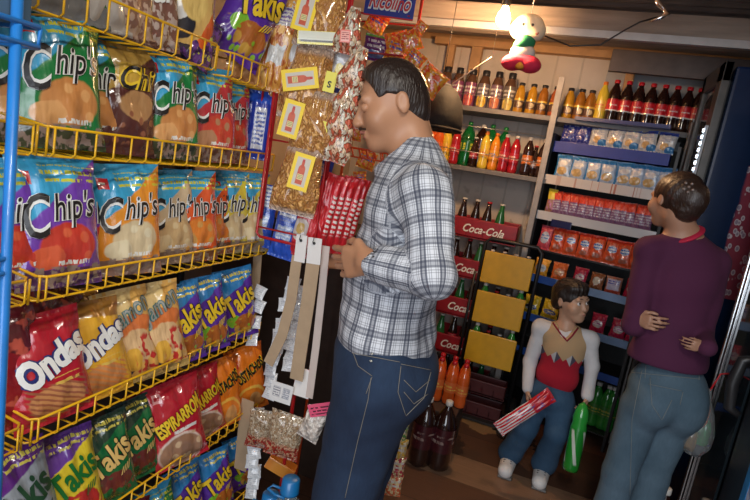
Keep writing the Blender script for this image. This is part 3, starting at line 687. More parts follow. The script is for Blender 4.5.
# clear bags of fried wheat snacks with a yellow printed card
t = NT('curly fried snack in clear film'); uv = t.coord('UV'); v = t.voro(t.vmath('ADD', uv, t.vmath('SCALE', t.noise(uv, 4, 3, 'Color'), .9)), 5, 'DISTANCE_TO_EDGE')
e = t.step(v, .0, .30); c = t.mix(e, (.38, .15, .035), (.78, .42, .13)); c = t.mix(t.math('MULTIPLY', t.step(t.noise(uv, 7, 3), .5, .6), .45), c, (.62, .30, .08)); X = t.xyz(uv)
film = t.math('MAXIMUM', t.step(X[1], .80, .9), t.math('SUBTRACT', 1, t.step(X[1], .04, .1)))
c = t.mix(t.math('MULTIPLY', film, .7), c, (.50, .42, .38))
t.p(col=c, rough=.25, coat=.9, crough=.08); t.bump(t.math('ADD', e, t.noise(uv, 14, 3)) , .6, .012); fried = t.m
bag_kind('fried', .135, .19, .065, fried, (), crimp=.04, name='fried_snack_bag', decor=.35)
bag_kind('fried_sticks', .095, .25, .04, design('long orange sticks', (.62, .28, .05), [('wave', 0, 1, .08, .92, 9, .2, (.80, .45, .12)), ('spots', 0, 1, .05, .9, 6, .55, (.4, .1, .02)), ('rect', .25, .75, .72, .93, (.62, .60, .55)), ('lines', .28, .72, .74, .92, 24, .4, (.15, .1, .3)), ('rect', .25, .75, .3, .5, (.58, .58, .55))], wob=.05, bump=.7), (), name='stick_snack_bag')
card_m = design('yellow card with a red bottle', (.85, .60, .01), [('rect', .17, .83, .11, .89, (.55, .50, .42)), ('rect', .33, .67, .16, .56, (.50, .07, .02)), ('ell', .5, .58, .17, .12, (.55, .09, .03)), ('rect', .43, .57, .62, .80, (.50, .06, .02)), ('rect', .44, .56, .78, .85, (.45, .02, .02)), ('rect', .36, .64, .28, .44, (.75, .55, .25)), ('lines', .38, .62, .29, .43, 24, .4, (.2, .3, .1))], wob=.0, bump=.0, rough=.55, coat=.1)
def quad_card(name, w, h, m, parent=None, th=.0015):
    mb = MB(); vs = [(-w/2, 0, -h/2), (w/2, 0, -h/2), (w/2, 0, h/2), (-w/2, 0, h/2)]
    mb.add(vs, [(0, 1, 2, 3)], 0, [(0, 0), (1, 0), (1, 1), (0, 1)], False); b = [(x, th, z) for x, _, z in vs]
    mb.add(b, [(3, 2, 1, 0)], 0, [(.02, .02)]*4, False)
    mb.add(vs+b, [(0, 4, 5, 1), (1, 5, 6, 2), (2, 6, 7, 3), (3, 7, 4, 0)], 0, [(.02, .02)]*8, False)
    return mb.build(name, m, parent)
FR = [  # centre, card centre, card roll, size
 ((320, 10), (305, 12), 8, 1.0, 'at the very top of the red stand'), ((305, 82), (300, 79), 76, 1.05, 'with a sideways card'),
 ((312, 122), (291, 119), 8, .92, 'below the one with the sideways card'), ((296, 178), (301, 172), 8, 1.0, 'lowest of the fried snack bags')]
for i, ((bx, by), (cx, cy), rl, sc, words_) in enumerate(FR):
    Y = RY-.05-.012*i; c = U(bx, by, Y)
    o = bag('fried', c-Vector((0, 0, .095*sc)), radians(14), radians(-3), 'bag of curly fried snack and yellow card, '+words_, 'fried snack bags on the red stand', radians(4), i, sc, 'snack bag')
    cd = quad_card('printed_card', .052, .092, card_m, o)
    k = U(cx, cy, Y-.036); cd.matrix_parent_inverse = Matrix.Identity(4)
    Mo = Matrix.LocRotScale(o.location, o.rotation_euler, o.scale)
    Mw = Matrix.Translation(k) @ Matrix.Rotation(radians(16), 4, 'Z') @ Matrix.Rotation(radians(rl), 4, 'Y')
    cd.matrix_basis = Mo.inverted() @ Mw
for i, (x, y) in enumerate([(274, 45), (288, 40), (264, 60)]):
    c = U(x, y, RY-.02+.02*i); bag('fried_sticks', c-Vector((0, 0, .12)), radians(18), radians(-2), 'narrow bag of orange snack sticks, %s behind the bottle cards' % ['middle one', 'the one touching the fried bags', 'nearest the yellow basket'][i], 'stick snack bags on the red stand', radians(6), i, .95)
c = U(320, 38, RY-.075); o = quad_card('price_card', .115, .032, design('yellow lettered card', (.80, .70, .10), [('rect', .02, .98, .3, .97, (.62, .62, .50)), ('lines', .05, .95, .05, .5, 3, .35, (.05, .04, .02))], wob=0, bump=0)); o.location = c; o.rotation_euler = (0, radians(-5), radians(14))
tag(o, 'pale yellow lettered card across the upper red stand', 'card')
# clear bag with white paper behind
bag_kind('clear_white', .12, .16, .03, design('clear film over white paper', (.52, .34, .18), [('rect', .3, .95, .2, .9, (.66, .66, .66)), ('rect', .65, .95, .3, .5, (.8, .65, .1))], wob=.04, bump=.9), (), name='clear_snack_bag')
bag('clear_white', U(328, 62, RY-.01)-Vector((0, 0, .08)), radians(14), 0, 'clear bag with white paper between two bottle cards', None, radians(6), 0, 1.0)
# blue packet with the yellow 15 tag
mb = MB(); mb.box((-.012, 0, -.075), (.012, .008, .075), bev=.004); pk = mb.build('blue_packet', design('thin blue packet', (.02, .05, .35), [('rect', 0, 1, 0, 1, (.02, .05, .35))], bump=.2)); pk.location = U(330, 115, RY-.03); pk.rotation_euler = (0, radians(9), 0)
tag(pk, 'thin blue packet hanging behind the yellow tag with 15', 'packet')
o = quad_card('price_tag', .028, .045, flat('yellow tag', (.80, .72, .12), .6)); o.location = U(322, 130, RY-.085); o.rotation_euler = (0, radians(6), radians(10))
lb = MB(); letter(lb, '15', lambda x, z, l: Vector((x, -l, z)), 0, -.006, .018, 0, bold=.03); lb.build('digits', black_print, o, smooth=False)
tag(o, 'small yellow price tag marked 15 on the red stand', 'price tag')
o = quad_card('price_tag', .03, .05, flat('yellow tag', (.80, .72, .12), .6)); o.location = U(330, 82, RY-.07); o.rotation_euler = (0, radians(6), radians(10))
lb = MB(); letter(lb, 'S', lambda x, z, l: Vector((x, -l, z)), 0, -.006, .01, 0, bold=.03); lb.build('digits', black_print, o, smooth=False)
tag(o, 'small yellow tag marked S beside the sideways bottle card', 'price tag')

# peanut sweets in tied clear bags
t = NT('red and cream sweets in film'); uv = t.coord('UV'); w = t.vmath('ADD', uv, t.vmath('SCALE', t.noise(uv, 6, 2, 'Color'), .3))
v = t.voro(w, 7, out='Color'); X = t.xyz(v); e = t.step(t.voro(w, 7, 'DISTANCE_TO_EDGE'), .0, .07)
c = t.mix(t.step(X[0], .45, .5), (.62, .12, .06), (.80, .58, .38)); c = t.mix(t.step(X[1], .75, .8), c, (.75, .65, .5)); c = t.mix(e, (.35, .12, .06), c)
t.p(col=c, rough=.2, coat=1, crough=.06); t.bump(t.math('ADD', e, t.noise(uv, 9, 3)), .9, .012); sweet = t.m
bag_kind('sweets', .105, .155, .06, sweet, (), crimp=.05, name='sweet_bag', decor=.75)
for i, (x, y, rl) in enumerate([(348, 28, 6), (350, 66, 14), (346, 92, 10), (340, 116, 6), (337, 138, 12)]):
    c = U(x, y, RY-.06-.01*(i % 2)); o = bag('sweets', c-Vector((0, 0, .062)), radians(10), 0, 'clear twisted bag of red and cream sweets, ' + ['topmost of the string', 'second of the string, by his forehead', 'middle of the string before his face', 'fourth of the string beside his nose', 'lowest of the string'][i], 'sweet bags strung beside the man', radians(rl), i, .74, 'sweets')
    if i == 0:
        k = quad_card('printed_label', .035, .04, design('pink label', (.78, .20, .16), [('rect', .1, .9, .1, .9, (.82, .40, .33)), ('lines', .15, .85, .2, .8, 6, .4, (.3, .03, .03))], wob=0, bump=0), o); k.location = (-.002, -.034, .05); k.rotation_euler = (0, radians(-10), 0)
# blue and red packs hooked on the lower stand
bag_kind('blue_white', .075, .19, .03, design('blue and white pack', (.015, .08, .50), [('rect', .12, .85, .66, .98, (.68, .72, .78)), ('lines', .2, .8, .55, .95, 18, .4, (.1, .15, .4)), ('rect', .15, .8, .32, .52, (.30, .42, .68)), ('lines', .2, .8, .3, .5, 18, .45, (.7, .75, .8))], wob=.02), (), name='wafer_pack')
bag_kind('red_white', .075, .19, .03, design('red and white pack', (.58, .02, .03), [('ell', .35, .42, .42, .17, (.75, .68, .62)), ('ell', .35, .44, .18, .09, (.75, .50, .15)), ('lines', .2, .8, .68, .95, 16, .42, (.72, .6, .5))], wob=.02), (), name='wafer_pack')
bag('blue_white', U(283, 226, RY+.02)-Vector((0, 0, .095)), radians(10), 0, 'blue and white wafer pack behind the red wire loop', 'wafer packs on the red stand', radians(7), 0, 1.0)
bag('blue_white', U(262, 215, RY+.04)-Vector((0, 0, .095)), radians(10), 0, 'blue wafer pack nearest the yellow crisp bags on the red stand', 'wafer packs on the red stand', radians(3), 1, 1.0)
bag('blue_white', U(320, 162, RY+.05)-Vector((0, 0, .08)), radians(10), 0, 'blue wafer pack behind the lowest fried snack bag', 'wafer packs on the red stand', radians(9), 2, .8)
bag('red_white', U(303, 224, RY+.025)-Vector((0, 0, .095)), radians(8), 0, 'red and white wafer pack behind the white hole tabs', 'wafer packs on the red stand', radians(6), 0, 1.0)
m = design('red foil pack', (.60, .015, .025), [('lines', .70, .92, .25, .75, 16, .38, (.78, .72, .68)), ('rect', .0, .12, .1, .8, (.70, .04, .05)), ('spots', .2, .6, .1, .9, 4, .58, (.42, .01, .02))], wob=.015, bump=.6)
bag_kind('red_pack', .062, .225, .022, m, (), name='red_foil_pack', crimp=.04)
for i, (x, y) in enumerate([(318, 212), (325, 213), (332, 214), (339, 215), (345, 214)]):
    c = U(x, y, RY+.01+.022*i); bag('red_pack', c-Vector((0, 0, .112)), radians(30), 0, 'tall red foil pack hanging beside his hands, %s' % ['nearest of the file', 'second of the file', 'third of the file', 'fourth of the file', 'last of the file by his wrist'][i], 'red foil packs beside the hands', radians(8), i, 1.0)

# cardboard display tongues
def ribbon(pts, w, th, n, name, m, parent=None, thick_axis=(0, 1, 0)):
    mb = MB(); P = [Vector(p) for p in pts]
    q = []
    for a, b in zip(P, P[1:]): q += [a.lerp(b, i/n) for i in range(n)]
    q.append(P[-1]); vs = []; T = Vector(thick_axis)
    for i, p in enumerate(q):
        t_ = (q[min(i+1, len(q)-1)]-q[max(i-1, 0)]).normalized(); s = t_.cross(T).normalized()
        vs += [p+s*w/2, p-s*w/2, p-s*w/2+T*th, p+s*w/2+T*th]
    fs = []
    for i in range(len(q)-1):
        for k in range(4): fs.append((i*4+k, i*4+(k+1) % 4, i*4+4+(k+1) % 4, i*4+4+k))
    fs += [(3, 2, 1, 0), tuple(len(vs)-4+k for k in range(4))]
    mb.add(vs, fs, 0, smooth=False); return mb.build(name, m, parent)
white_card = flat('white card', (.74, .72, .70), .6)
for i, (pp, wd, lab) in enumerate([
  ([(297, 256), (291, 300), (282, 335), (268, 364)], .031, 'curved brown cardboard tongue with a white hole tab'),
  ([(313, 262), (308, 300), (301, 345), (296, 380)], .040, 'broad straight brown cardboard tongue with a white hole tab')]):
    Y = RY-.06+.012*i; P = [U(x, y, Y) for x, y in pp]; o0 = empty('cardboard_tongue', P[0])
    r = ribbon([p-P[0] for p in P], wd, .002, 6, 'tongue', card_brown, o0)
    tp = [U(*q, Y-.001)-P[0] for q in ([(302, 235), (299, 262)] if i == 0 else [(315, 238), (313, 264)])]
    tb = ribbon(tp, wd*1.03, .002, 2, 'hole_tab', white_card, o0)
    mb = MB(); c = tp[0].lerp(tp[1], .2); mb.lathe([(.0001, 0), (.004, 0), (.004, .0015), (.0001, .0015)], 12); mb.xf(Matrix.Translation(c+Vector((0, -.002, 0))) @ Matrix.Rotation(radians(90), 4, 'X')); mb.tube([c+Vector((0, -.003, 0)), c+Vector((0, -.012, .004)), c+Vector((.002, -.012, .016))], .0012, 5)
    mb.build('hook', black_wire, tb); tag(o0, lab, 'cardboard tongue')
P = [U(*q, RY-.03) for q in [(326, 246), (322, 290), (316, 345), (309, 398)]]; o = ribbon(P, .022, .002, 6, 'cardboard_tongue', plain('pale pinkish card', (.56, .47, .43), .7, vary=.08)); tag(o, 'narrow pale pinkish cardboard strip beside the jeans', 'cardboard tongue')
P = [U(*q, RY+.10) for q in [(258, 250), (254, 300), (250, 345)]]; o = ribbon(P, .03, .002, 4, 'cardboard_tongue', card_brown); tag(o, 'brown cardboard strip in shade right behind the purple rolled chips', 'cardboard tongue')
P = [U(*q, RY+.06) for q in [(248, 400), (244, 430), (240, 470)]]; o = ribbon(P, .045, .002, 4, 'cardboard_tongue', card_brown); tag(o, 'wide brown cardboard strip low behind the end of the baskets', 'cardboard tongue')

# strips of small white sachets
sach = design('white sachet print', (.66, .68, .71), [('lines', .15, .85, .2, .8, 7, .5, (.42, .44, .48))], wob=.01, bump=.3, rough=.35)
smb, _ = bag_mesh(.042, .040, .012, 3, nu=8, nv=8); sme = smb.mesh('white_sachet'); sme.materials.append(sach)
rnd = random.Random(5); strips = [[(292, 284), (287, 310), (280, 335), (272, 362), (268, 392)], [(299, 292), (296, 315), (292, 340), (290, 365)], [(258, 292), (256, 312), (253, 340)], [(257, 415), (256, 440), (254, 465), (253, 492)]]
for si, S in enumerate(strips):
    Q = [U(x, y, RY+.01+.02*(si % 3)) for x, y in S]; n = [11, 8, 4, 9][si]
    for k in range(n):
        f = k/(n-1)*(len(Q)-1); i = min(int(f), len(Q)-2); p = Q[i].lerp(Q[i+1], f-i)
        o = link('white_sachet', sme); o.location = p+Vector((rnd.uniform(-.004, .004), -.004*(k % 3), -.02)); o.rotation_euler = (radians(-25), radians(rnd.uniform(-16, 10)), radians(10+rnd.uniform(-14, 14)))
        tag(o, ['small white sachet on the strip behind the curved tongue', 'small white sachet on the strip behind the broad tongue', 'small white sachet behind the end of the fourth basket', 'small white sachet on the lowest strip beside the orange triangle chips'][si], 'sachet', ['sachets behind the curved tongue', 'sachets behind the broad tongue', 'sachets behind the fourth basket', 'sachets on the lowest strip'][si])
prn = design('white printed paper', (.72, .72, .72), [('rect', .12, .46, .25, .80, (.45, .46, .48)), ('rect', .15, .43, .28, .77, (.70, .70, .70)), ('lines', .12, .46, .3, .75, 8, .4, (.25, .25, .3)), ('rect', .56, .88, .25, .80, (.35, .37, .42)), ('lines', .56, .88, .3, .75, 9, .45, (.72, .72, .74))], wob=.0, bump=.1)
for i, (x, y, w, h, lab) in enumerate([(281, 393, .066, .058, 'white printed leaflet with small drawings above the nut bag'), (303, 383, .05, .085, 'white paper sheet hanging at the foot of the pale strip')]):
    o = quad_card('leaflet', w, h, prn if i == 0 else white_card); o.location = U(x, y, RY-.05+.02*i); o.rotation_euler = (0, radians(4), radians(8)); tag(o, lab, 'leaflet')
# clear bag of nuts and chillies, pink headed bag, orange box, blue caps
t = NT('nuts and red chillies in film'); uv = t.coord('UV'); X = t.xyz(uv); vv = t.voro(uv, 22, out='Color'); Q = t.xyz(vv); e = t.step(t.voro(uv, 22, 'DISTANCE_TO_EDGE'), 0, .05)
a = t.mix(Q[0], (.34, .20, .10), (.62, .52, .38)); b = t.mix(t.step(Q[1], .4, .5), (.38, .03, .02), (.60, .30, .18)); c = t.mix(t.step(t.math('ADD', X[1], t.math('MULTIPLY', t.noise(uv, 5), .2)), .42, .5), b, a); c = t.mix(e, (.06, .03, .02), c)
t.p(col=c, rough=.25, coat=.9, crough=.08); t.bump(t.math('ADD', e, t.noise(uv, 8, 3)), .8, .01)
bag_kind('nuts', .10, .135, .04, t.m, (), name='nut_bag')
bag('nuts', U(283, 436, RY-.06)-Vector((0, 0, .067)), radians(10), 0, 'clear bag of nuts and dried red chillies low on the stand', None, radians(4), 0, 1.05, 'snack bag')
bag('nuts', U(262, 428, RY+.0)-Vector((0, 0, .067)), radians(20), 0, 'dark clear bag of nuts behind the chilli and nut bag', None, radians(2), 1, .95, 'snack bag')
bag_kind('pale_rolls', .058, .09, .03, design('pale puffs in film', (.58, .50, .44), [('spots', 0, 1, 0, 1, 6, .5, (.70, .64, .58))], wob=.05, bump=.9), (), name='puff_bag')
o = bag('pale_rolls', U(308, 424, RY-.08)-Vector((0, 0, .045)), radians(4), 0, 'small clear bag of pale puffs under a pink lettered header', None, radians(16), 0, 1.1, 'snack bag')
k = quad_card('pink_header', .064, .032, design('pink header', (.75, .10, .20), [('lines', .08, .92, .15, .85, 4, .42, (.10, .02, .04))], wob=0, bump=0), o); k.location = (.004, -.014, .100); k.rotation_euler = (0, radians(-40), 0)
mb = MB(); mb.box((-.045, -.02, -.02), (.045, .02, .02), bev=.003); o = mb.build('orange_box', design('orange box print', (.62, .20, .02), [('lines', 0, 1, 0, 1, 5, .5, (.75, .45, .1))], coord='Object', wob=0)); o.location = U(281, 466, RY+.02); o.rotation_euler = (0, radians(22), radians(15)); tag(o, 'small orange box lying slanted under the chilli and nut bag', 'box')
clear = NT('clear plastic'); clear.p(col=(.75, .80, .82), rough=.12, trans=.85, ior=1.3); clear_m = clear.m
blue_cap = plain('bright blue cap', (.01, .16, .42), .35, coat=.4)
for i, (x, y, lab) in enumerate([(291, 482, 'clear jug with a bright blue screw cap, the one nearer his jeans'), (271, 497, 'clear jug with a bright blue screw cap, the one nearer the purple chips')]):
    p = U(x, y, RY-.12+.0*i); o = empty('water_jug', p)
    mb = MB(); mb.lathe([(.02, -.03), (.024, -.05), (.06, -.09), (.068, -.12), (.068, -.30), (.06, -.315), (.001, -.316)][::-1], 24); mb.build('body', clear_m, o)
    mb = MB(); mb.lathe([(.001, .012), (.020, .012), (.024, .008), (.0255, -.026), (.027, -.03)][::-1], 24); mb.build('cap', blue_cap, o)
    mb = MB(); mb.tube([(-.024, 0, -.03), (-.05, -.004, -.026), (-.055, -.02, -.03), (-.03, -.026, -.034), (.0, -.026, -.034)], .004, 6); mb.build('cap_strap', blue_cap, o)
    tag(o, lab, 'water jug', None)
mb = MB(); zt_ = U(281, 490, RY-.12).z-.322; mb.box((-.80, 1.02, zt_-.03), (-.42, 1.36, zt_), bev=.004); mb.box((-.79, 1.03, 0), (-.77, 1.35, zt_-.03)); mb.box((-.45, 1.03, 0), (-.43, 1.35, zt_-.03))
o = mb.build('low_stand', plain('dark low stand', (.03, .025, .025), .6)); tag(o, 'dark low stand under the two capped jugs', 'stand')
mb = MB(); mb.box((-.50, 1.62, 0), (-.42, 1.70, 1.9), bev=.003)
# ------------------------------------------------------------------ back of the shop
BY = 3.40
def shelf_box(lo, hi, name, m, parent=None, bev=.003): mb = MB(); mb.box(lo, hi, bev=bev); return mb.build(name, m, parent)
Z1, Z2 = 1.895, 1.525
srk = empty('bottle_shelf', (0, 0, 0)); tag(srk, 'grey steel shelving of drink bottles along the back wall', 'shelf')
shelf_box((-1.15, 3.34, Z1-.03), (.62, 3.60, Z1), 'shelf_board', grey_steel, srk)
shelf_box((-1.15, 3.34, Z2-.03), (-.10, 3.60, Z2), 'shelf_board', grey_steel, srk)
post_m = plain('pale grey shelf post', (.36, .33, .31), .5, .2, vary=.2)
for x in (-.135, -1.12, .60): shelf_box((x-.018, 3.315, .02), (x+.018, 3.345, 2.12 if x < .5 else 1.95), 'post', post_m, srk)
mb = MB(); mb.tube([(-1.12, 3.325, Z2+.10), (-.135, 3.325, Z2+.085)], .0028, 6); mb.tube([(-1.12, 3.325, Z1+.07), (-.135, 3.325, Z1+.06)], .0025, 6); mb.tube([(-1.12, 3.325, Z2+.25), (-.135, 3.325, Z2+.245)], .0028, 6)
mb.build('guard_wire', plain('thin steel wire', (.5, .45, .4), .3, .8), srk)

BK = {}
def bottle_kind(key, prof, cap, liquid, capm, labm, lz, lab_r=None, name='drink_bottle', text=None, n=16):
    mb = MB(); mb.lathe(prof, n); body = mb.mesh('bottle'); body.materials.append(liquid)
    mc = MB(); mc.lathe(cap, 12); cm = mc.mesh('cap'); cm.materials.append(capm)
    lm = None
    if labm is not None:
        r = lab_r or max(p[0] for p in prof)+.0008; ml = MB(); ml.lathe([(r, lz[0]), (r, (lz[0]+lz[1])/2), (r, lz[1])], n, caps=False); lm = ml.mesh('label'); lm.materials.append(labm)
    tm = None
    if text:
        mt = MB(); r = (lab_r or max(p[0] for p in prof)+.0008)+.0012
        letter(mt, text[0], lambda a, b, l: Vector((r*sin(a/r), -r*cos(a/r), b)), 0, (lz[0]+lz[1])/2, text[1], 0, shear=.3, bold=.03); tm = mt.mesh('lettering', False); tm.materials.append(text[2])
    BK[key] = (body, cm, lm, name, tm)
def bottle(key, loc, label, group, sc=1.0, rz=0, cat='bottle'):
    body, cm, lm, name, tm = BK[key]; o = link(name, body); o.location = loc; o.scale = (sc,)*3; o.rotation_euler = (0, 0, rz)
    link('cap', cm, None, o)
    if lm:
        l = link('label', lm, None, o)
        if tm: link('lettering', tm, None, l)
    tag(o, label, cat, group); return o
def capp(r, z0, h): return [(r, z0), (r*1.03, z0+h*.2), (r, z0+h*.9), (r*.8, z0+h), (.0005, z0+h)]
def drink(name, col, rough=.08, **kw):
    return plain(name, col, rough, vary=.05, coat=1.0, **kw)
dark_cola = drink('dark cola', (.022, .008, .006)); black_cap = plain('black cap', (.02, .02, .025), .4)
red_cap = plain('red cap', (.50, .01, .02), .35, vary=.05); white_cap = plain('white cap', (.65, .63, .6), .4, vary=.05); orange_cap = plain('orange cap', (.75, .2, .02), .35)
PET = [(.001, .004), (.026, 0), (.033, .006), (.0345, .03), (.032, .060), (.0335, .072), (.0335, .140), (.034, .160), (.030, .188), (.019, .214), (.0135, .225), (.0135, .236)]
cola_lab = design('red cola label', (.55, .01, .02), [('rect', 0, 1, .0, .10, (.7, .68, .65)), ('rect', 0, 1, .9, 1, (.3, .005, .01))], wob=0, bump=0, rough=.35)
bottle_kind('cola', PET, capp(.0155, .232, .02), dark_cola, red_cap, cola_lab, (.074, .142), text=('Coca-Cola', .046, white_print))
JUI = [(.001, .003), (.036, 0), (.041, .008), (.041, .09), (.038, .12), (.041, .15), (.040, .17), (.030, .205), (.024, .22)]
for kk, fr, lc in (('juice_red', (.60, .10, .06), (.20, .05, .14)), ('juice_yellow', (.75, .50, .05), (.13, .11, .14)), ('juice_peach', (.7, .22, .10), (.16, .10, .16)), ('juice_pear', (.72, .55, .12), (.12, .10, .10))):
    lb = design(kk+' label', lc, [('ell', .5, .25, .16, .28, fr), ('ell', .0, .25, .14, .28, fr), ('ell', 1., .25, .14, .28, fr), ('lines', 0, 1, .55, .85, 6, .45, (.6, .58, .55))], wob=.02, bump=0, aspect=1, rough=.4)
    bottle_kind(kk, JUI, capp(.025, .215, .042), drink(kk+' liquid', (.10, .05, .03)), black_cap, lb, (.01, .165), lab_r=.0418, name='juice_bottle')
AMB = [(.001, .003), (.027, 0), (.031, .008), (.031, .10), (.028, .115), (.029, .125), (.024, .145), (.017, .158), (.016, .17)]
for kk, lq in (('nectar_amber', (.32, .12, .015)), ('nectar_gold', (.50, .25, .02)), ('nectar_rose', (.35, .09, .03))):
    lb = design(kk+' label', (.10, .045, .03), [('ell', .5, .4, .13, .3, (.68, .55, .38)), ('ell', 0, .4, .12, .3, (.7, .55, .3)), ('rect', 0, 1, .8, 1, (.7, .45, .06))], wob=.0, bump=0, aspect=1, rough=.4)
    bottle_kind(kk, AMB, capp(.018, .166, .018), drink(kk, lq), black_cap, lb, (.03, .085), name='nectar_bottle')
GRN = [(.001, .004), (.045, 0), (.052, .01), (.053, .05), (.050, .10), (.053, .14), (.053, .19), (.044, .235), (.022, .275), (.014, .29), (.014, .30)]
gm = NT('green bottle plastic'); gm.p(col=(.01, .20, .05), rough=.06, trans=.35, coat=1, em=(0, .2, .05), es=0.0)
glab = design('yellow green label', (.02, .16, .04), [('rect', .1, .9, .2, .8, (.60, .62, .08)), ('lines', .1, .9, .3, .7, 5, .5, (.02, .2, .05))], wob=0, bump=0)
bottle_kind('lime_big', GRN, capp(.016, .296, .022), gm.m, plain('green cap', (.01, .25, .06), .35), glab, (.10, .18), name='soda_bottle')
COLB = [(a*1.0, b) for a, b in GRN]
bottle_kind('cola_big', COLB, capp(.016, .296, .022), dark_cola, white_cap, design('dark red label', (.05, .008, .014), [('lines', 0, 1, .3, .7, 4, .5, (.30, .22, .2))], wob=0, bump=0), (.09, .20), name='soda_bottle')
def col_bottle(key, lq, lab, cap, lc2=(.7, .6, .5), txt=None):
    bottle_kind(key, PET, capp(.0145, .232, .02), drink(key+' liquid', lq), cap, design(key+' label', lab, [('lines', 0, 1, .25, .75, 3, .5, lc2)], wob=0, bump=0, rough=.35), (.074, .134), name='soda_bottle')
col_bottle('orange', (.80, .28, .02), (.75, .35, .03), orange_cap, (.1, .2, .5)); col_bottle('redsoda', (.40, .01, .02), (.5, .02, .04), white_cap); col_bottle('darkorange', (.03, .012, .01), (.60, .16, .03), white_cap)
col_bottle('yellowsoda', (.75, .55, .05), (.72, .45, .05), orange_cap, (.6, .1, .02)); col_bottle('limesoda', (.04, .32, .05), (.05, .25, .05), white_cap, (.7, .6, .1)); col_bottle('orangered', (.72, .12, .02), (.70, .16, .04), red_cap, (.8, .55, .1))
GLS = [(.001, .003), (.024, 0), (.029, .006), (.029, .10), (.024, .13), (.013, .175), (.0125, .20)]
bottle_kind('glass_dark', GLS, capp(.0145, .197, .01), dark_cola, white_cap, design('pink bottle mark', (.40, .03, .05), [('lines', 0, 1, .2, .8, 2, .5, (.7, .5, .5))], wob=0, bump=0), (.06, .10), name='glass_bottle')
bottle_kind('glass_dark_red', GLS, capp(.0145, .197, .01), dark_cola, red_cap, design('pale bottle mark', (.20, .10, .08), [('lines', 0, 1, .2, .8, 2, .5, (.6, .55, .5))], wob=0, bump=0), (.06, .10), name='glass_bottle')
bottle_kind('glass_green', GLS, capp(.0145, .197, .01), drink('green glass', (.02, .14, .04)), white_cap, design('yellow bottle mark', (.45, .40, .04), [], wob=0, bump=0), (.05, .09), name='glass_bottle')

def onshelf(px, Y, z, hpx=None):
    """x of a bottle that shows at px on a shelf of height z at depth Y"""
    x = 0.0
    lo, hi = -1.6, 1.5
    for _ in range(40):
        x = (lo+hi)/2
        if proj((x, Y, z+.1))[0] < px: lo = x
        else: hi = x
    return x
ordn = ['first', 'second', 'third', 'fourth', 'fifth', 'sixth', 'seventh', 'eighth', 'ninth', 'tenth', 'eleventh', 'twelfth', 'thirteenth', 'fourteenth', 'fifteenth', 'sixteenth']
for i, (px, k) in enumerate([(445, 'juice_peach'), (457, 'juice_red'), (470, 'juice_red'), (483, 'juice_yellow'), (496, 'juice_peach'), (509, 'juice_pear')]):
    bottle(k, (onshelf(px, 3.44, Z1), 3.44, Z1), 'tall dark-capped juice bottle on the top shelf, %s along from the wire stand' % ordn[i], 'juice bottles on the top shelf', .93)
for i, (px, k) in enumerate([(520, 'nectar_gold'), (532, 'nectar_gold'), (543, 'nectar_amber'), (555, 'nectar_rose'), (569, 'nectar_gold'), (580, 'nectar_amber'), (590, 'nectar_amber')]):
    bottle(k, (onshelf(px, 3.42, Z1), 3.42, Z1), 'small amber nectar bottle on the top shelf, %s after the tall juices' % ordn[i], 'nectar bottles on the top shelf', 1.0)
bottle('yellowsoda', (onshelf(601, 3.42, Z1), 3.42, Z1), 'clear yellow soda bottle beside the row of cola bottles', None, .95)
for i, px in enumerate([612, 624, 636, 648, 660, 672, 684, 695]):
    bottle('cola', (onshelf(px, 3.40, Z1-.0), 3.40, Z1), 'dark cola bottle with red cap and label, %s after the clear yellow soda' % ordn[i], 'cola bottles on the top shelf', 1.0)
for i, (px, k, s) in enumerate([(452, 'cola_big', .92), (466, 'lime_big', .92), (479, 'cola_big', .9), (488, 'lime_big', .92), (501, 'lime_big', .9)]):
    bottle(k, (onshelf(px, 3.52, Z2), 3.52, Z2), 'large %s bottle at the back of the second shelf, %s along' % ('green soda' if 'lime' in k else 'dark soda', ordn[i]), 'large sodas on the second shelf', s)
for i, (px, k) in enumerate([(424, 'orangered'), (431, 'orangered'), (438, 'orangered'), (446, 'yellowsoda'), (455, 'redsoda'), (474, 'glass_dark'), (484, 'yellowsoda'), (494, 'orange'), (504, 'redsoda'), (514, 'redsoda'), (527, 'darkorange'), (534, 'glass_dark_red'), (542, 'darkorange')]):
    bottle(k, (onshelf(px, 3.40 if i % 2 else 3.38, Z2), 3.40 if i % 2 else 3.38, Z2), '%s small bottle in front on the second shelf, %s from the man' % ({'orangered': 'orange-red', 'yellowsoda': 'yellow', 'redsoda': 'dark red', 'glass_dark': 'dark glass', 'orange': 'orange', 'darkorange': 'dark orange-labelled', 'glass_dark_red': 'dark red-capped'}[k], ordn[i]), 'small bottles in front on the second shelf', .92)
# grey header boards over the shelf
hb = plain('grey brown header board', (.13, .10, .09), .6, vary=.2)
a, b = at(613, 50, 3.33), at(702, 80, 3.33)
o = shelf_box((a.x, 3.30, at(613, 72, 3.33).z-.0), (.80, 3.34, a.z), 'header_board', hb); tag(o, 'dull brown-grey header board above the cola bottles', 'board')
o = shelf_box((a.x+.005, 3.605, 1.6), (.80, 3.618, 2.3), 'wall_panel', plain('pale grey ribbed panel', (.36, .36, .37), .5, vary=.15, vscale=5)); tag(o, 'pale grey panel behind the cola bottles', 'panel')
o = shelf_box((.60, 3.30, .02), (.64, 3.62, 1.86), 'side_panel', plain('dark side panel', (.03, .03, .035), .5)); tag(o, 'dark upright end panel of the packet shelving', 'panel')

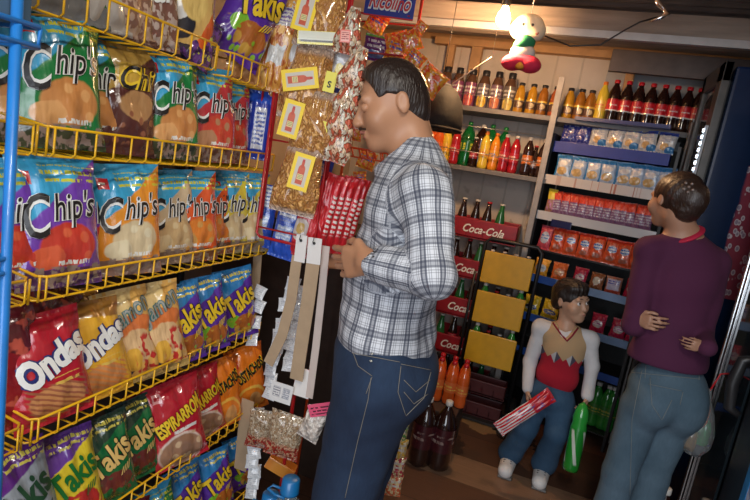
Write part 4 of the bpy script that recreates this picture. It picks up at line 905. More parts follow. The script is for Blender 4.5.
# ------------------------------------------------------------------ crates of glass bottles
crate_red = plain('red crate plastic', (.34, .01, .02), .4, vary=.2); crate_yel = plain('yellow crate plastic', (.72, .40, .01), .45, vary=.12, coat=.2)
def crate(name, loc, w, d, h, m, label, group, text=None, rz=0):
    o = empty(name, loc, rz); mb = MB(); t = .012
    mb.box((-w/2, -d/2, 0), (w/2, -d/2+t, h), bev=.006); mb.box((-w/2, d/2-t, 0), (w/2, d/2, h), bev=.006)
    mb.box((-w/2, -d/2, 0), (-w/2+t, d/2, h), bev=.006); mb.box((w/2-t, -d/2, 0), (w/2, d/2, h), bev=.006); mb.box((-w/2, -d/2, 0), (w/2, d/2, t))
    for i in range(1, 4): mb.box((-w/2+i*w/4-.002, -d/2, t), (-w/2+i*w/4+.002, d/2, h*.6))
    mb.build('crate_body', m, o)
    if text:
        lb = MB(); letter(lb, text, lambda x, z, l: Vector((x, -d/2-l, z)), 0, h*.5, w*.62, 0, shear=.35, bold=.02, h=h*.42); lb.build('lettering', white_print, o, smooth=False)
    tag(o, label, 'crate', group); return o
CW = .42; xc = (at(448, 230, 3.3).x+at(514, 240, 3.3).x)/2+.01
zt = [at(470, y, 3.25).z for y in (221, 255, 294, 330)]
crz = [1.045, .785, .525, .265, .005]
ctop = at(480, 221, 3.25).z
for i in range(5):
    z = ctop-.125-.262*i
    if z < 0: z = .004
    crate('bottle_crate', (xc, 3.47, z), CW, .28, .125, crate_red, 'red lettered bottle crate, %s of the stack behind the hand truck' % ['topmost', 'second from the top', 'third from the top', 'fourth from the top', 'bottom one'][i], 'red crates in the stack', 'Coca-Cola')
    if i < 5:
        for j in range(5):
            for kx in range(1):
                x = xc-.16+.08*j; k = ['glass_dark', 'glass_dark', 'glass_dark_red', 'glass_green', 'glass_dark'][(j+i) % 5] if i else ['glass_dark', 'glass_dark', 'glass_dark_red', 'glass_green', 'glass_dark'][j]
                if i == 0 and j == 4: continue
                bottle(k, (x, 3.38+.03*(j % 2), z+.014), 'glass bottle standing in the %s red crate, %s across' % (['topmost', 'second', 'third', 'fourth', 'bottom'][i], ordn[j]), 'bottles in the red crates', 1.12)
# yellow crates on a black hand truck
ht = empty('hand_truck', (0, 0, 0)); tag(ht, 'black hand truck holding the stack of yellow crates', 'hand truck')
TY = 3.27
c0, c1 = U(479, 236, TY), U(531, 244, TY); xa, xb = U(478, 290, TY).x-.012, U(530, 292, TY).x+.02
zt_ = c0.z
mb = MB(); mb.tube([(xa, TY, .06), (xa, TY, zt_-.03), (xa+.03, TY, zt_), (xb-.03, TY, zt_), (xb, TY, zt_-.03), (xb, TY, .06)], .012, 8)
for z in (.15, .45, .75): mb.tube([(xa, TY+.005, z), (xb, TY+.005, z)], .008, 6)
mb.tube([(xa-.02, TY-.06, .3), (xa-.02, TY-.06, .9)], .009, 6)
mb.build('frame', black_wire, ht)
for x in (xa-.03, xb+.03): m2 = MB(); m2.lathe([(.001, -.02), (.06, -.02), (.075, -.012), (.075, .012), (.06, .02), (.001, .02)], 20); m2.xf(Matrix.Translation((x, TY+.0, .076)) @ Matrix.Rotation(radians(90), 4, 'Y')); m2.build('wheel', plain('black rubber', (.015, .015, .015), .8), ht)
mb = MB(); mb.box((xa-.01, TY-.19, .008), (xb+.01, TY, .02)); mb.build('toe_plate', black_wire, ht)
YC = TY-.09; rows = [((482, 250), (531, 292)), ((473, 291), (524, 330)), ((463, 329), (513, 369))]
for i, z0 in enumerate([None]*3):
    ty, by = [(251, 285), (291, 325), (331, 364)][i]; xm_ = [505, 497, 487][i]
    zT = U(xm_, ty+3, TY-.17).z; zB = U(xm_, by+2, TY-.17).z; w = xb-xa-.055
    o = empty('yellow_crate', ((xa+xb)/2, YC, zB)); mb = MB(); hz = zT-zB; mb.box((-w/2, -.08, 0), (w/2, -.068, hz), bev=.012); mb.box((-w/2, .05, 0), (w/2, .06, hz*.7), bev=.004); mb.box((-w/2, -.07, 0), (-w/2+.01, .06, hz*.7), bev=.004); mb.box((w/2-.01, -.07, 0), (w/2, .06, hz*.7), bev=.004); mb.box((-w/2, -.07, 0), (w/2, .06, .01))
    mb.build('crate_body', crate_yel, o)
    mb = MB(); mb.box((-w/2+.011, -.066, hz*.7), (w/2-.011, .049, hz*.74)); mb.build('interior_shade', black_wire, o)  # black sheet added so the crate inside looks dark from above
    tag(o, 'smooth yellow crate on the black hand truck, %s of three' % ['topmost', 'middle', 'lowest'][i], 'crate', 'yellow crates on the hand truck')
    for j in range(4): bottle(['limesoda', 'glass_dark_red', 'glass_dark', 'limesoda'][j] if i else 'glass_dark', (o.location.x-.105+.07*j, YC-.03+.02*(j % 2), zB+.012), 'bottle in the %s yellow crate, %s across' % (['topmost', 'middle', 'lowest'][i], ordn[j]), 'bottles in the yellow crates', [(zT-zB+.03)/.25, (zT-zB+.03)/.25, (zT-zB+.03)/.25][i])
z_low = U(487, 369, TY-.17).z
for i in range(2):
    hh = max(.05, (z_low-.06)/2); crate('low_crate', ((xa+xb)/2, YC+.0, .022+i*hh), xb-xa-.06, .12, hh*.62, plain('dark red crate', (.07, .008, .01), .5), 'dark red crate on the hand truck, %s under the yellow crates' % ['lowest', 'next up'][i], 'dark red crates on the hand truck')

# ------------------------------------------------------------------ packet shelving (turned a little, nearer at the right)
PX0, PY0 = -.11, 3.36; PANG = radians(-13)
pdir = Vector((cos(PANG), sin(PANG), 0)); pn = Vector((pdir.y, -pdir.x, 0))  # pn faces the viewer
def PP(px, py, out=0.0):
    """on the front plane of the packet shelving"""
    d = ray(px, py); n = pn; o = Vector((PX0, PY0, 0))+n*out; t = (o-CAM).dot(n)/d.dot(n); return CAM+d*t
pkr = empty('packet_shelf', (0, 0, 0)); tag(pkr, 'dark metal shelving of biscuit and snack packets beside the woman', 'shelf')
PM = Matrix(((pdir.x, -pn.x, 0, PX0), (pdir.y, -pn.y, 0, PY0), (0, 0, 1, 0), (0, 0, 0, 1)))   # local x along, y into the shelf
def loc2(v): return PM @ Vector(v)
PW = .66
blue_strip = plain('blue shelf strip', (.02, .09, .42), .35, vary=.1); lblue = plain('pale blue shelf strip', (.22, .36, .62), .35, vary=.1); deep_blue = plain('deep blue card', (.015, .04, .32), .5, vary=.12)
blk = plain('black shelf back', (.012, .012, .014), .6)
zs_ = {'a': PP(600, 152).z, 'b': PP(600, 185).z, 'c': PP(600, 224).z, 'd': PP(590, 258).z, 'e': PP(582, 289).z, 'f': PP(590, 322).z-.0, 'g': PP(610, 377).z}
mb = MB(); mb.box((0, .27, .02), (PW, .28, 1.80), M=PM); mb.build('back_panel', blk, pkr)
for x in (-.01, PW): mb = MB(); mb.box((x, .0, .0), (x+.015, .28, 1.80 if x < .1 else 1.80), M=PM); mb.build('side', black_wire, pkr)
def tray(key, strip_h, m, x1=PW, out=0., h0=0):
    z = zs_[key]; mb = MB(); mb.box((0, -.002-out, z-.008), (x1, .27, z), M=PM); mb.build('shelf_board', black_wire, pkr)
    mb = MB(); mb.box((0, -.010-out, z-strip_h/2-.006), (x1, -.003-out, z+strip_h/2), M=PM)
    return mb.build('shelf_strip', m, pkr)
white_strip = design('white strip with print', (.66, .62, .60), [('lines', .12, .55, .45, .95, 30, .45, (.12, .10, .12)), ('lines', .0, 5, -2, 5, 42, .56, (.45, .2, .15))], coord='Object', wob=0, bump=0)
def strip_between(a, b, th, m, name='shelf_strip'):
    """a shelf strip whose top and bottom edges run on the shelving's front"""
    z = sum(PP(*q, .012).z for q in (a, b))/2; mb = MB(); mb.box((.0, -.014, z-th/2), (PW, -.004, z+th/2), M=PM); o = mb.build(name, m, pkr); return z
z_w = strip_between((600, 187), (600, 187), .055, white_strip)
def shelf_at(z, th=.008, depth=.27): mb = MB(); mb.box((0, 0, z-th), (PW, depth, z), M=PM); mb.build('shelf_board', black_wire, pkr)
shelf_at(z_w+.02)
# upper blue card display: a step of two rows
zb2 = PP(610, 152, .0).z
mb = MB(); mb.box((.0, .02, zb2-.035), (PW-.03, .14, zb2+.028), M=PM); mb.build('display_step', deep_blue, pkr)
mb = MB(); mb.box((.10, -.02, PP(610, 122).z-.008), (PW-.06, .05, PP(610, 122).z+.012), M=PM); mb.build('shelf_edge', plain('blue edge strip', (.03, .04, .18), .4), pkr)
z_c = strip_between((600, 226), (600, 226), .052, design('white blue picture strip', (.62, .64, .68), [('spots', -9, 9, -9, 9, 2.2, .55, (.03, .10, .40)), ('spots', -9, 9, -9, 9, 3.1, .62, (.65, .35, .18))], coord='Object', wob=.1, bump=0)); shelf_at(z_c+.02)
z_d = PP(590, 259).z-.01; shelf_at(z_d)
z_e = strip_between((583, 290), (583, 290), .045, lblue); shelf_at(z_e+.015)
z_f = strip_between((578, 331), (578, 331), .045, lblue); shelf_at(z_f+.015)
z_g = strip_between((570, 366), (570, 366), .045, blue_strip); shelf_at(z_g+.015)
shelf_at(.10)
for z in (z_e, z_f, z_g): mb = MB(); mb.box((0, -.016, z-.024), (.20, -.0145, z+.022), M=PM); mb.build('blue_card', blue_strip, pkr)

def pk_kind(key, w, h, t, base, lay): bag_kind(key, w, h, t, design(key+' print', base, lay, wob=.03, bump=.5), (), name='snack_packet', crimp=.07)
pk_kind('cookie_white', .085, .105, .03, (.60, .60, .60), [('rect', 0, 1, .84, 1, (.04, .08, .38)), ('ell', .45, .30, .24, .17, (.66, .42, .18)), ('lines', .15, .85, .55, .72, 12, .45, (.3, .35, .5)), ('ell', .8, .15, .3, .2, (.05, .22, .5))])
pk_kind('navy_pack', .085, .105, .03, (.03, .04, .26), [('spots', .1, .9, .1, .9, 5, .58, (.4, .4, .55))])
pk_kind('cookie_blue', .085, .125, .03, (.40, .52, .70), [('ell', .5, .28, .34, .17, (.55, .38, .16)), ('rect', 0, 1, .80, 1, (.03, .20, .52)), ('rect', .0, .14, 0, .8, (.03, .2, .5)), ('ell', .5, .60, .30, .12, (.70, .72, .76))])
pk_kind('redtop', .05, .125, .022, (.25, .12, .25), [('rect', 0, 1, .62, 1, (.75, .06, .03)), ('lines', .1, .9, .15, .55, 9, .45, (.50, .48, .58)), ('half', 1, 1, 1.45, (.75, .08, .04))])
pk_kind('yellowtop', .05, .13, .022, (.4, .2, .15), [('rect', 0, 1, .55, 1, (.85, .65, .05)), ('spots', .1, .9, .1, .5, 4, .5, (.5, .2, .4))])
pk_kind('red_blue', .072, .135, .028, (.72, .10, .03), [('ell', .5, .58, .32, .14, (.62, .66, .75)), ('lines', .2, .8, .48, .70, 9, .4, (.03, .15, .55)), ('ell', .5, .22, .3, .10, (.45, .15, .10)), ('rect', 0, 1, .85, 1, (.75, .05, .02))])
pk_kind('pink_blue', .072, .135, .028, (.60, .08, .12), [('ell', .5, .50, .34, .25, (.55, .58, .70)), ('lines', .2, .8, .40, .62, 8, .4, (.1, .25, .6))])
pk_kind('orange_p', .095, .115, .03, (.85, .38, .03), [('ell', .5, .45, .38, .22, (.62, .62, .60)), ('lines', .2, .8, .35, .55, 8, .45, (.15, .25, .5))])
pk_kind('orangered_p', .095, .115, .03, (.75, .15, .03), [('ell', .5, .45, .38, .22, (.60, .25, .12)), ('lines', .2, .8, .35, .55, 8, .45, (.7, .6, .3))])
pk_kind('magenta_p', .085, .115, .03, (.50, .02, .07), [('ell', .5, .45, .34, .20, (.55, .50, .50)), ('lines', .2, .8, .35, .6, 8, .45, (.4, .05, .3))])
pk_kind('brown_p', .085, .105, .03, (.28, .10, .04), [('ell', .5, .5, .26, .25, (.65, .60, .50))])
pk_kind('lilac_p', .095, .105, .03, (.50, .22, .15), [('rect', .1, .9, .2, .85, (.50, .50, .68)), ('lines', .15, .85, .5, .8, 8, .42, (.08, .1, .5)), ('rect', 0, 1, 0, .2, (.5, .08, .05))])
pk_kind('yellow_p', .105, .115, .035, (.82, .55, .03), [('ell', .5, .35, .4, .14, (.10, .14, .4)), ('lines', .2, .8, .28, .42, 10, .42, (.8, .75, .3))])
def prow(items, z, out, yoff, label, group, cat='packet', dz=0, sc=1., tilt=-8, nums=None):
    for i, (px, k) in enumerate(items):
        # find local x
        lo, hi = -.2, PW+.3
        for _ in range(30):
            m_ = (lo+hi)/2
            if proj(loc2((m_, yoff, z+.06)))[0] < px: lo = m_
            else: hi = m_
        p = loc2((m_, yoff, z+dz)); w_ = label % ((nums or ordn)[i])
        bag(k, p, PANG+radians(random.uniform(-8, 8)), radians(tilt), w_, group, radians(random.uniform(-4, 4)), i, sc, cat)
prow([(570, 'navy_pack'), (583, 'navy_pack'), (599, 'cookie_white'), (615, 'cookie_white'), (631, 'cookie_white'), (648, 'cookie_white'), (666, 'cookie_white')], zb2+.031, 0, .075, 'cookie packet on the blue display step, %s along the upper row', 'packets on the blue step', sc=1.15)
prow([(563, 'cookie_blue'), (577, 'cookie_blue'), (593, 'cookie_blue'), (608, 'cookie_blue'), (624, 'cookie_blue'), (636, 'cookie_blue'), (649, 'cookie_blue'), (664, 'cookie_blue')], z_w+.021, 0, -.0+.006, 'blue and white cookie packet above the white lettered strip, %s along', 'packets above the white strip', sc=1.12)
prow([(551, 'yellowtop')]+[(557+8.2*i, 'redtop') for i in range(12)], z_c+.021, 0, .03, 'small red-topped packet above the white and blue strip, %s along', 'red-topped packets', sc=1.12)
prow([(544+13.2*i, 'pink_blue' if i == 0 else 'red_blue') for i in range(8)], z_d+.001, 0, .02, 'red packet with blue lettering in the middle row, %s along', 'red packets with blue lettering', sc=1.12)
prow([(541, 'orange_p'), (560, 'orangered_p'), (580, 'magenta_p'), (597, 'brown_p'), (614, 'lilac_p'), (632, 'magenta_p')], z_e+.016, 0, .02, 'wide packet above the upper pale blue strip, %s along', 'wide packets above the upper blue strip', sc=.95)
prow([(532, 'yellow_p'), (550, 'yellow_p'), (598, 'magenta_p'), (618, 'magenta_p'), (634, 'magenta_p')], z_f+.016, 0, .02, 'wide packet above the lower pale blue strip, %s along', 'wide packets above the lower blue strip', sc=1.0)
for i, (px, py) in enumerate([(594, 408), (604, 412), (612, 405)]):
    p = PP(px, py, -.1); bottle('limesoda', (p.x, p.y, .101), 'dark green bottle on the bottom shelf behind the boy, %s along' % ordn[i], 'green bottles on the bottom shelf', 1.1)
mb = MB(); mb.box((0, 0, 0), (.12, .012, .045), bev=.004, M=Matrix.Translation(PP(550, 226, .02)) @ Matrix.Rotation(PANG, 4, 'Z')); o = mb.build('flat_tin', plain('dark blue tin', (.015, .02, .10), .3)); tag(o, 'dark flat tin at the end of the white and blue strip', 'tin')

# ------------------------------------------------------------------ coolers
frame_grey = plain('dark grey cooler frame', (.10, .095, .09), .4, .3, vary=.2)
CX0 = at(742, 50, 2.80).x-.045
ck = empty('grey_cooler_door', (0, 0, 0)); tag(ck, 'open grey framed cooler door with a strip of white lights', 'cooler door')
ya, yb_, z0, z1 = 3.19, 2.81, .08, at(705, 60, CX0, 0).z
z1 = 2.16
def upr(y0, y1, z0, z1, x0=CX0, x1=CX0+.035, nm='frame_bar', m=frame_grey, par=ck): mb = MB(); mb.box((x0, y0, z0), (x1, y1, z1), bev=.004); return mb.build(nm, m, par)
q = at(703, 132, CX0-.015, 0); LY, LZ = q.y, q.z
upr(yb_, yb_+.09, z0, z1); upr(ya-.05, ya, z0, z1); upr(yb_, ya, z1-.09, z1); upr(yb_, ya, z0, z0+.09)
gl = NT('cooler glass'); gl.p(col=(.55, .62, .66), rough=.03, trans=.9, ior=1.2); 
mb = MB(); mb.box((CX0+.012, yb_+.07, z0+.09), (CX0+.018, ya-.05, z1-.09)); mb.build('glass', gl.m, ck)
mb = MB(); mb.box((CX0-.012, LY-.012, 1.0), (CX0-.001, LY+.013, LZ+.03)); ls = mb.build('light_strip', plain('strip housing', (.5, .55, .6), .4), ck)
t = NT('small white lamp'); t.p(col=(1, 1, 1), em=(.75, .88, 1.0), es=5)
mb = MB()
for i in range(16): z = LZ-.030*i; mb.box((CX0-.018, LY-.009, z), (CX0-.0125, LY+.010, z+.016), bev=.003)
mb.build('lamp', t.m, ls)
# blue cooler, its side with a bubbly cola picture turned to the viewer
bc = empty('blue_cooler', (0, 0, 0)); tag(bc, 'tall dark blue cooler with a bubbly cola picture on its side', 'cooler')
BYc = 2.80; xl_ = at(742, 50, BYc).x
mb = MB(); mb.box((xl_, BYc, .05), (xl_+.62, 3.20, 2.14), bev=.012); mb.build('cabinet', plain('dark blue enamel', (.003, .018, .07), .25, vary=.1, coat=.6), bc)
t = NT('cola bubbles picture'); c = t.coord('UV'); v = t.voro(c, 16); n = t.noise(c, 3, 3); X = t.xyz(c)
body = t.mix(n, (.16, .03, .07), (.38, .07, .10)); edge = t.step(t.math('ADD', t.math('MULTIPLY', X[0], 1.0), t.math('ADD', t.math('MULTIPLY', X[1], -.02), t.math('MULTIPLY', n, .10))), .07, .10)
bub = t.math('SUBTRACT', 1, t.step(v, .22, .30)); rimb = t.math('MULTIPLY', t.step(v, .2, .28), t.math('SUBTRACT', 1, t.step(v, .34, .42)))
near = t.math('SUBTRACT', 1, t.step(t.math('ADD', t.math('MULTIPLY', X[0], 1.0), t.math('MULTIPLY', X[1], -.02)), .06, .5))
c2 = t.mix(t.math('MULTIPLY', rimb, near), body, (.60, .58, .66)); c2 = t.mix(t.math('MULTIPLY', bub, near), c2, (.30, .26, .36)); c2 = t.mix(t.math('SUBTRACT', 1, edge), c2, (.003, .018, .07))
t.p(col=c2, rough=.25, coat=.6)
a = at(708, 295, BYc-.002); b = at(744, 165, BYc-.002); mb = MB(); mb.add([(a.x, BYc-.002, a.z), (a.x+.45, BYc-.002, a.z), (a.x+.45, BYc-.002, b.z), (a.x, BYc-.002, b.z)], [(0, 1, 2, 3)], 0, [(0, 0), (1.2, 0), (1.2, 1), (0, 1)], False); mb.build('picture', t.m, bc)
mb = MB(); mb.box((xl_-.009, BYc+.03, .12), (xl_-.001, 3.18, 2.08), bev=.003); mb.build('door_seal', black_wire, bc)
for i in range(4): mb = MB(); mb.lathe([(.001, 0), (.02, 0), (.02, .05), (.001, .05)], 12, c=(xl_+.05+.5*(i % 2), BYc+.06+.28*(i//2), 0)); mb.build('foot', black_wire, bc)
# glass door cooler close by at the right
gc = empty('glass_door_cooler', (0, 0, 0)); tag(gc, 'glass door cooler with a shiny metal edge beside the woman', 'cooler')
GX = .70; gy = at(712, 380, GX, 0).y
chrome = plain('brushed bright metal', (.55, .56, .58), .22, 1.0, vary=.1)
mb = MB(); mb.box((GX+.045, .9, .06), (GX+.62, gy-.01, 2.02), bev=.01); mb.build('cabinet', plain('black cooler shell', (.012, .014, .02), .4), gc)
mb = MB(); mb.box((GX, gy-.022, .10), (GX+.04, gy, 2.0), bev=.004); mb.box((GX+.002, gy-.05, .10), (GX+.012, gy-.040, 2.0), bev=.002); mb.build('metal_edge', chrome, gc)
t = NT('dark mirror glass'); t.p(col=(.02, .03, .04), rough=.08, spec=1.0, coat=1.0); mb = MB(); mb.box((GX+.012, gy-.30, .12), (GX+.02, gy-.045, 1.98)); mb.build('glass', t.m, gc)
ys = at(724, 500, GX, 0).y; ys2 = at(737, 500, GX, 0).y; 
mb = MB(); mb.box((GX-.002, ys2-.02, .10), (GX+.03, ys+.04, 2.0), bev=.004); mb.build('door_frame', plain('black door frame', (.01, .01, .014), .3), gc)
blue_gloss = plain('vivid blue decal', (.01, .22, .60), .3, vary=.05, coat=.5); mb = MB(); mb.box((GX-.004, ys2-.055, .10), (GX+.0, ys2-.02, 2.0)); mb.build('blue_stripe', blue_gloss, gc)
t = NT('icy picture'); c = t.coord(); nn = t.noise(c, 14, 4); t.p(col=t.mix(t.step(nn, .4, .7), (.02, .08, .40), (.50, .62, .85)), rough=.3, coat=.5); mb = MB(); mb.box((GX-.003, .95, .10), (GX+.03, ys2-.055, 1.0)); mb.build('picture', t.m, gc)
mb = MB(); mb.box((GX+.0, .95, 1.0), (GX+.03, ys2-.055, 2.0)); mb.build('upper_picture', plain('dark decal', (.02, .03, .06), .3, coat=.4), gc)
hc = at(737, 385, GX-.03, 0); mb = MB(); mb.tube([(GX, hc.y, hc.z+.10), (GX-.03, hc.y+.01, hc.z+.085), (GX-.04, hc.y+.012, hc.z), (GX-.03, hc.y+.01, hc.z-.085), (GX, hc.y, hc.z-.10)], [.012, .017, .02, .017, .012], 12); mb.build('handle', black_wire, gc)
# clear bag of small bottles hanging on the cooler edge
hp = at(700, 425, GX-.06, 0); o = empty('hanging_bag', hp); mb = MB(); vs = []
mb.lathe([(.001, -.115), (.03, -.11), (.05, -.07), (.052, -.02), (.035, .05), (.012, .10), (.006, .14)], 20); mb.build('film', clear_m, o)
for i, (x, zc_, col_) in enumerate([(-.012, -.05, (.30, .16, .05)), (.014, -.02, (.02, .22, .06)), (.0, .045, (.5, .10, .04))]):
    mb = MB(); mb.lathe([(.001, -.045), (.014, -.045), (.016, -.03), (.015, .02), (.006, .045), (.001, .046)], 12, c=(x, 0, zc_)); mb.build('content', drink('bag content %d' % i, col_), o)
mb = MB(); mb.tube([(0, 0, .135), (.02, .01, .20), (.055, .02, .21)], .003, 6); mb.build('tie', red_print, o)
tag(o, 'clear bag of small bottles hanging from the cooler edge behind the jeans', 'bag')
mb = MB(); mb.lathe([(.001, 0), (.05, 0), (.055, .02), (.054, .2), (.03, .28), (.015, .31), (.015, .34), (.001, .34)], 20); p = at(690, 498, 2.25)
o = bottle('cola_big', (GX-.06, gy-.10+.05, 0), 'large dark bottle on the floor against the cooler edge', None, 1.2)

# ------------------------------------------------------------------ things behind the man
SY = 2.25
ps = empty('sweets_stand', (0, 0, 0)); tag(ps, 'red wire stand of bright packets behind the man with a blue sign', 'rack')
mb = MB(); x0_, x1_ = at(366, 40, SY).x, at(412, 40, SY).x
for x in (x0_-.25, x1_): mb.tube([(x, SY+.05, 0), (x, SY+.05, at(400, -10, SY).z)], .007, 8)
for py in (20, 58, 190): z = at(385, py, SY).z; mb.tube([(x0_-.25, SY+.05, z), (x1_, SY+.05, z)], .004, 6); mb.tube([(x0_-.25, SY-.08, z), (x1_, SY-.08, z)], .004, 6)
mb.build('wire_frame', red_wire, ps)
sg = quad_card('sign', .21, .11, design('blue sign with red border', (.03, .05, .32), [('rect', -.1, 1.1, -.1, .06, (.6, .02, .03))], wob=0, bump=0), ps); sg.location = at(390, 4, SY-.1); sg.rotation_euler = (0, radians(-0), radians(12))
lb = MB()
letter(lb, 'Ricolino', lambda x, z, l: Vector((x, -l, z)), 0, .008, .18, 0, mi=1, lift=.001, shear=.3, bold=.07, h=.075); letter(lb, 'Ricolino', lambda x, z, l: Vector((x, -l, z)), 0, .008, .175, 0, lift=.002, shear=.3, bold=.02, h=.06)
mb2 = lb.build('lettering', [red_print, white_print], sg, smooth=False)
for nm, kk, col, lay in (('redfoil', 'bright_foil', (.80, .10, .02), [('spots', 0, 1, 0, 1, 4, .5, (.85, .35, .03)), ('spots', 0, 1, 0, 1, 7, .62, (.8, .7, .6))]), ('mura', 'violet_pack', (.12, .02, .16), [('lines', .15, .85, .45, .8, 5, .38, (.65, .6, .65)), ('ell', .5, .25, .4, .15, (.10, .18, .45)), ('rect', 0, 1, .9, 1, (.1, .4, .05))]), ('yel', 'orange_foil', (.85, .40, .03), [('spots', 0, 1, 0, 1, 5, .5, (.8, .12, .03)), ('lines', .1, .9, .4, .75, 5, .4, (.1, .1, .4))])):
    bag_kind(kk, .10, .095, .03, design(kk, col, lay, wob=.05, bump=.6), (), name='sweet_packet')
for i, (x, y, k, sc, rl, lab) in enumerate([
    (373, 22, 'orange_foil', .9, 20, 'yellow sweet packet under the blue sign by the strung sweets'), (388, 34, 'bright_foil', 1.0, 70, 'bright red foil packet lying under the blue sign'), (402, 34, 'bright_foil', .9, 60, 'bright red foil packet at the end under the blue sign'),
    (375, 48, 'violet_pack', 1.1, 4, 'violet sweet packet just above his hair'), (396, 50, 'orange_foil', 1.0, 10, 'orange sweet packet with blue print just above his hair'), (410, 58, 'orange_foil', .8, 30, 'orange sweet packet beside the red crumpled bag'),
    (418, 26, 'bright_foil', .5, 30, 'tiny red foil scrap of a packet hung off the stand end'),
    (424, 78, 'bright_foil', 1.15, 30, 'crumpled bright red bag behind the back of his head'),
    (352, 130, 'bright_foil', .9, 0, 'red packet in the stand before his mouth'), (365, 160, 'orange_foil', .8, 10, 'orange packet hanging under the red basket before his chin'), (361, 178, 'orange_foil', .6, -10, 'small orange packet lowest under the red basket'),
    (343, 110, 'bright_foil', 1.1, 0, 'red packet behind the strung sweets')]):
    p = at(x, y, SY-.04-.012*(i % 3)); bag(k, p-Vector((0, 0, .05*sc)), radians(18), 0, lab, 'bright packets on the stand behind the man', radians(rl), i, sc*1.05, 'sweets')
mb = MB(); a = at(404, 70, SY); mb.box((-.02, 0, -.08), (.02, .02, .08), bev=.004); o = mb.build('paper_roll', plain('cream paper', (.66, .55, .40), .7)); o.location = a; o.rotation_euler = (0, radians(14), .2); tag(o, 'cream paper box standing between the orange packets', 'box')
# small orange-red basket in front of his chin
rbk = empty('red_wire_basket', at(362, 158, 1.75)); L = rbk.location
mb = MB(); r = .003
for k in range(8): x = -.10+.028*k; mb.tube([(x, -.07, .03), (x+.01, -.07, 0), (x+.01, .07, 0), (x, .07, .03)], r, 6)
for y in (-.07, .07): mb.tube([(-.11, y, .03), (.11, y, .03)], r, 6); 
for y in (-.07, .0, .07): mb.tube([(-.10, y, .0), (.11, y, .0)], r, 6)
mb.tube([(.11, -.07, .03), (.11, .07, .03)], r, 6); mb.tube([(-.10, .07, 0), (-.10, .07, -L.z+.01)], .006, 8); mb.tube([(.10, .07, 0), (.10, .07, -L.z+.01)], .006, 8)
mb.build('wires', plain('orange red wire', (.72, .07, .01), .35, coat=.3), rbk); tag(rbk, 'empty orange-red wire basket in front of his chin', 'basket')
# black hat-like dome with two thin sticks
p = at(438, 108, 2.6); hd = empty('black_hat', p)
mb = MB(); mb.lathe([(.001, -.10), (.125, -.10), (.135, -.085), (.13, -.03), (.115, .04), (.08, .09), (.04, .115), (.001, .12)], 24); mb.build('crown', plain('black felt', (.006, .005, .005), .8, bump=.3), hd)
mb = MB(); mb.lathe([(.134, -.092), (.140, -.098), (.136, -.106), (.128, -.1)], 24, caps=False); mb.build('hat_band', plain('black felt', (.006, .005, .005), .75), hd)
mb = MB(); mb.tube([(0, 0, .11), (0, .0, 2.46-p.z)], .0015, 4); mb.build('string', black_print, hd)
tag(hd, 'black rounded hat hanging behind the back of his head', 'hat')
a, b = at(452, 84, 2.5), at(492, 57, 2.5); mb = MB(); mb.tube([a, b], .0035, 6); mb.tube([b, (b.x, b.y, 2.46)], .001, 4); o = mb.build('thin_stick', plain('pale stick', (.72, .60, .42), .5)); tag(o, 'thin pale stick hung slanting over the black hat', 'stick')
mb = MB(); p = at(412, 60, 2.9); mb.box((p.x-.012, 2.9, 0), (p.x+.012, 2.92, 2.2)); o = mb.build('angle_post', plain('dark slotted angle', (.06, .05, .045), .5, .4)); tag(o, 'dark slotted metal post behind the bright packets', 'post'); 
# dark board added as fill for brown clutter behind the near red stand
mb = MB(); mb.box((-1.45, 2.02, 0), (-.52, 2.05, 1.15), bev=.004); mb.box((-1.45, 2.05, 1.10), (-.52, 2.4, 1.15), bev=.004)
o = mb.build('dark_fill_board', plain('dark stained board', (.05, .028, .02), .6, vary=.3)); tag(o, 'dark stained counter in place of brown clutter behind the red wire stand', 'fill board')

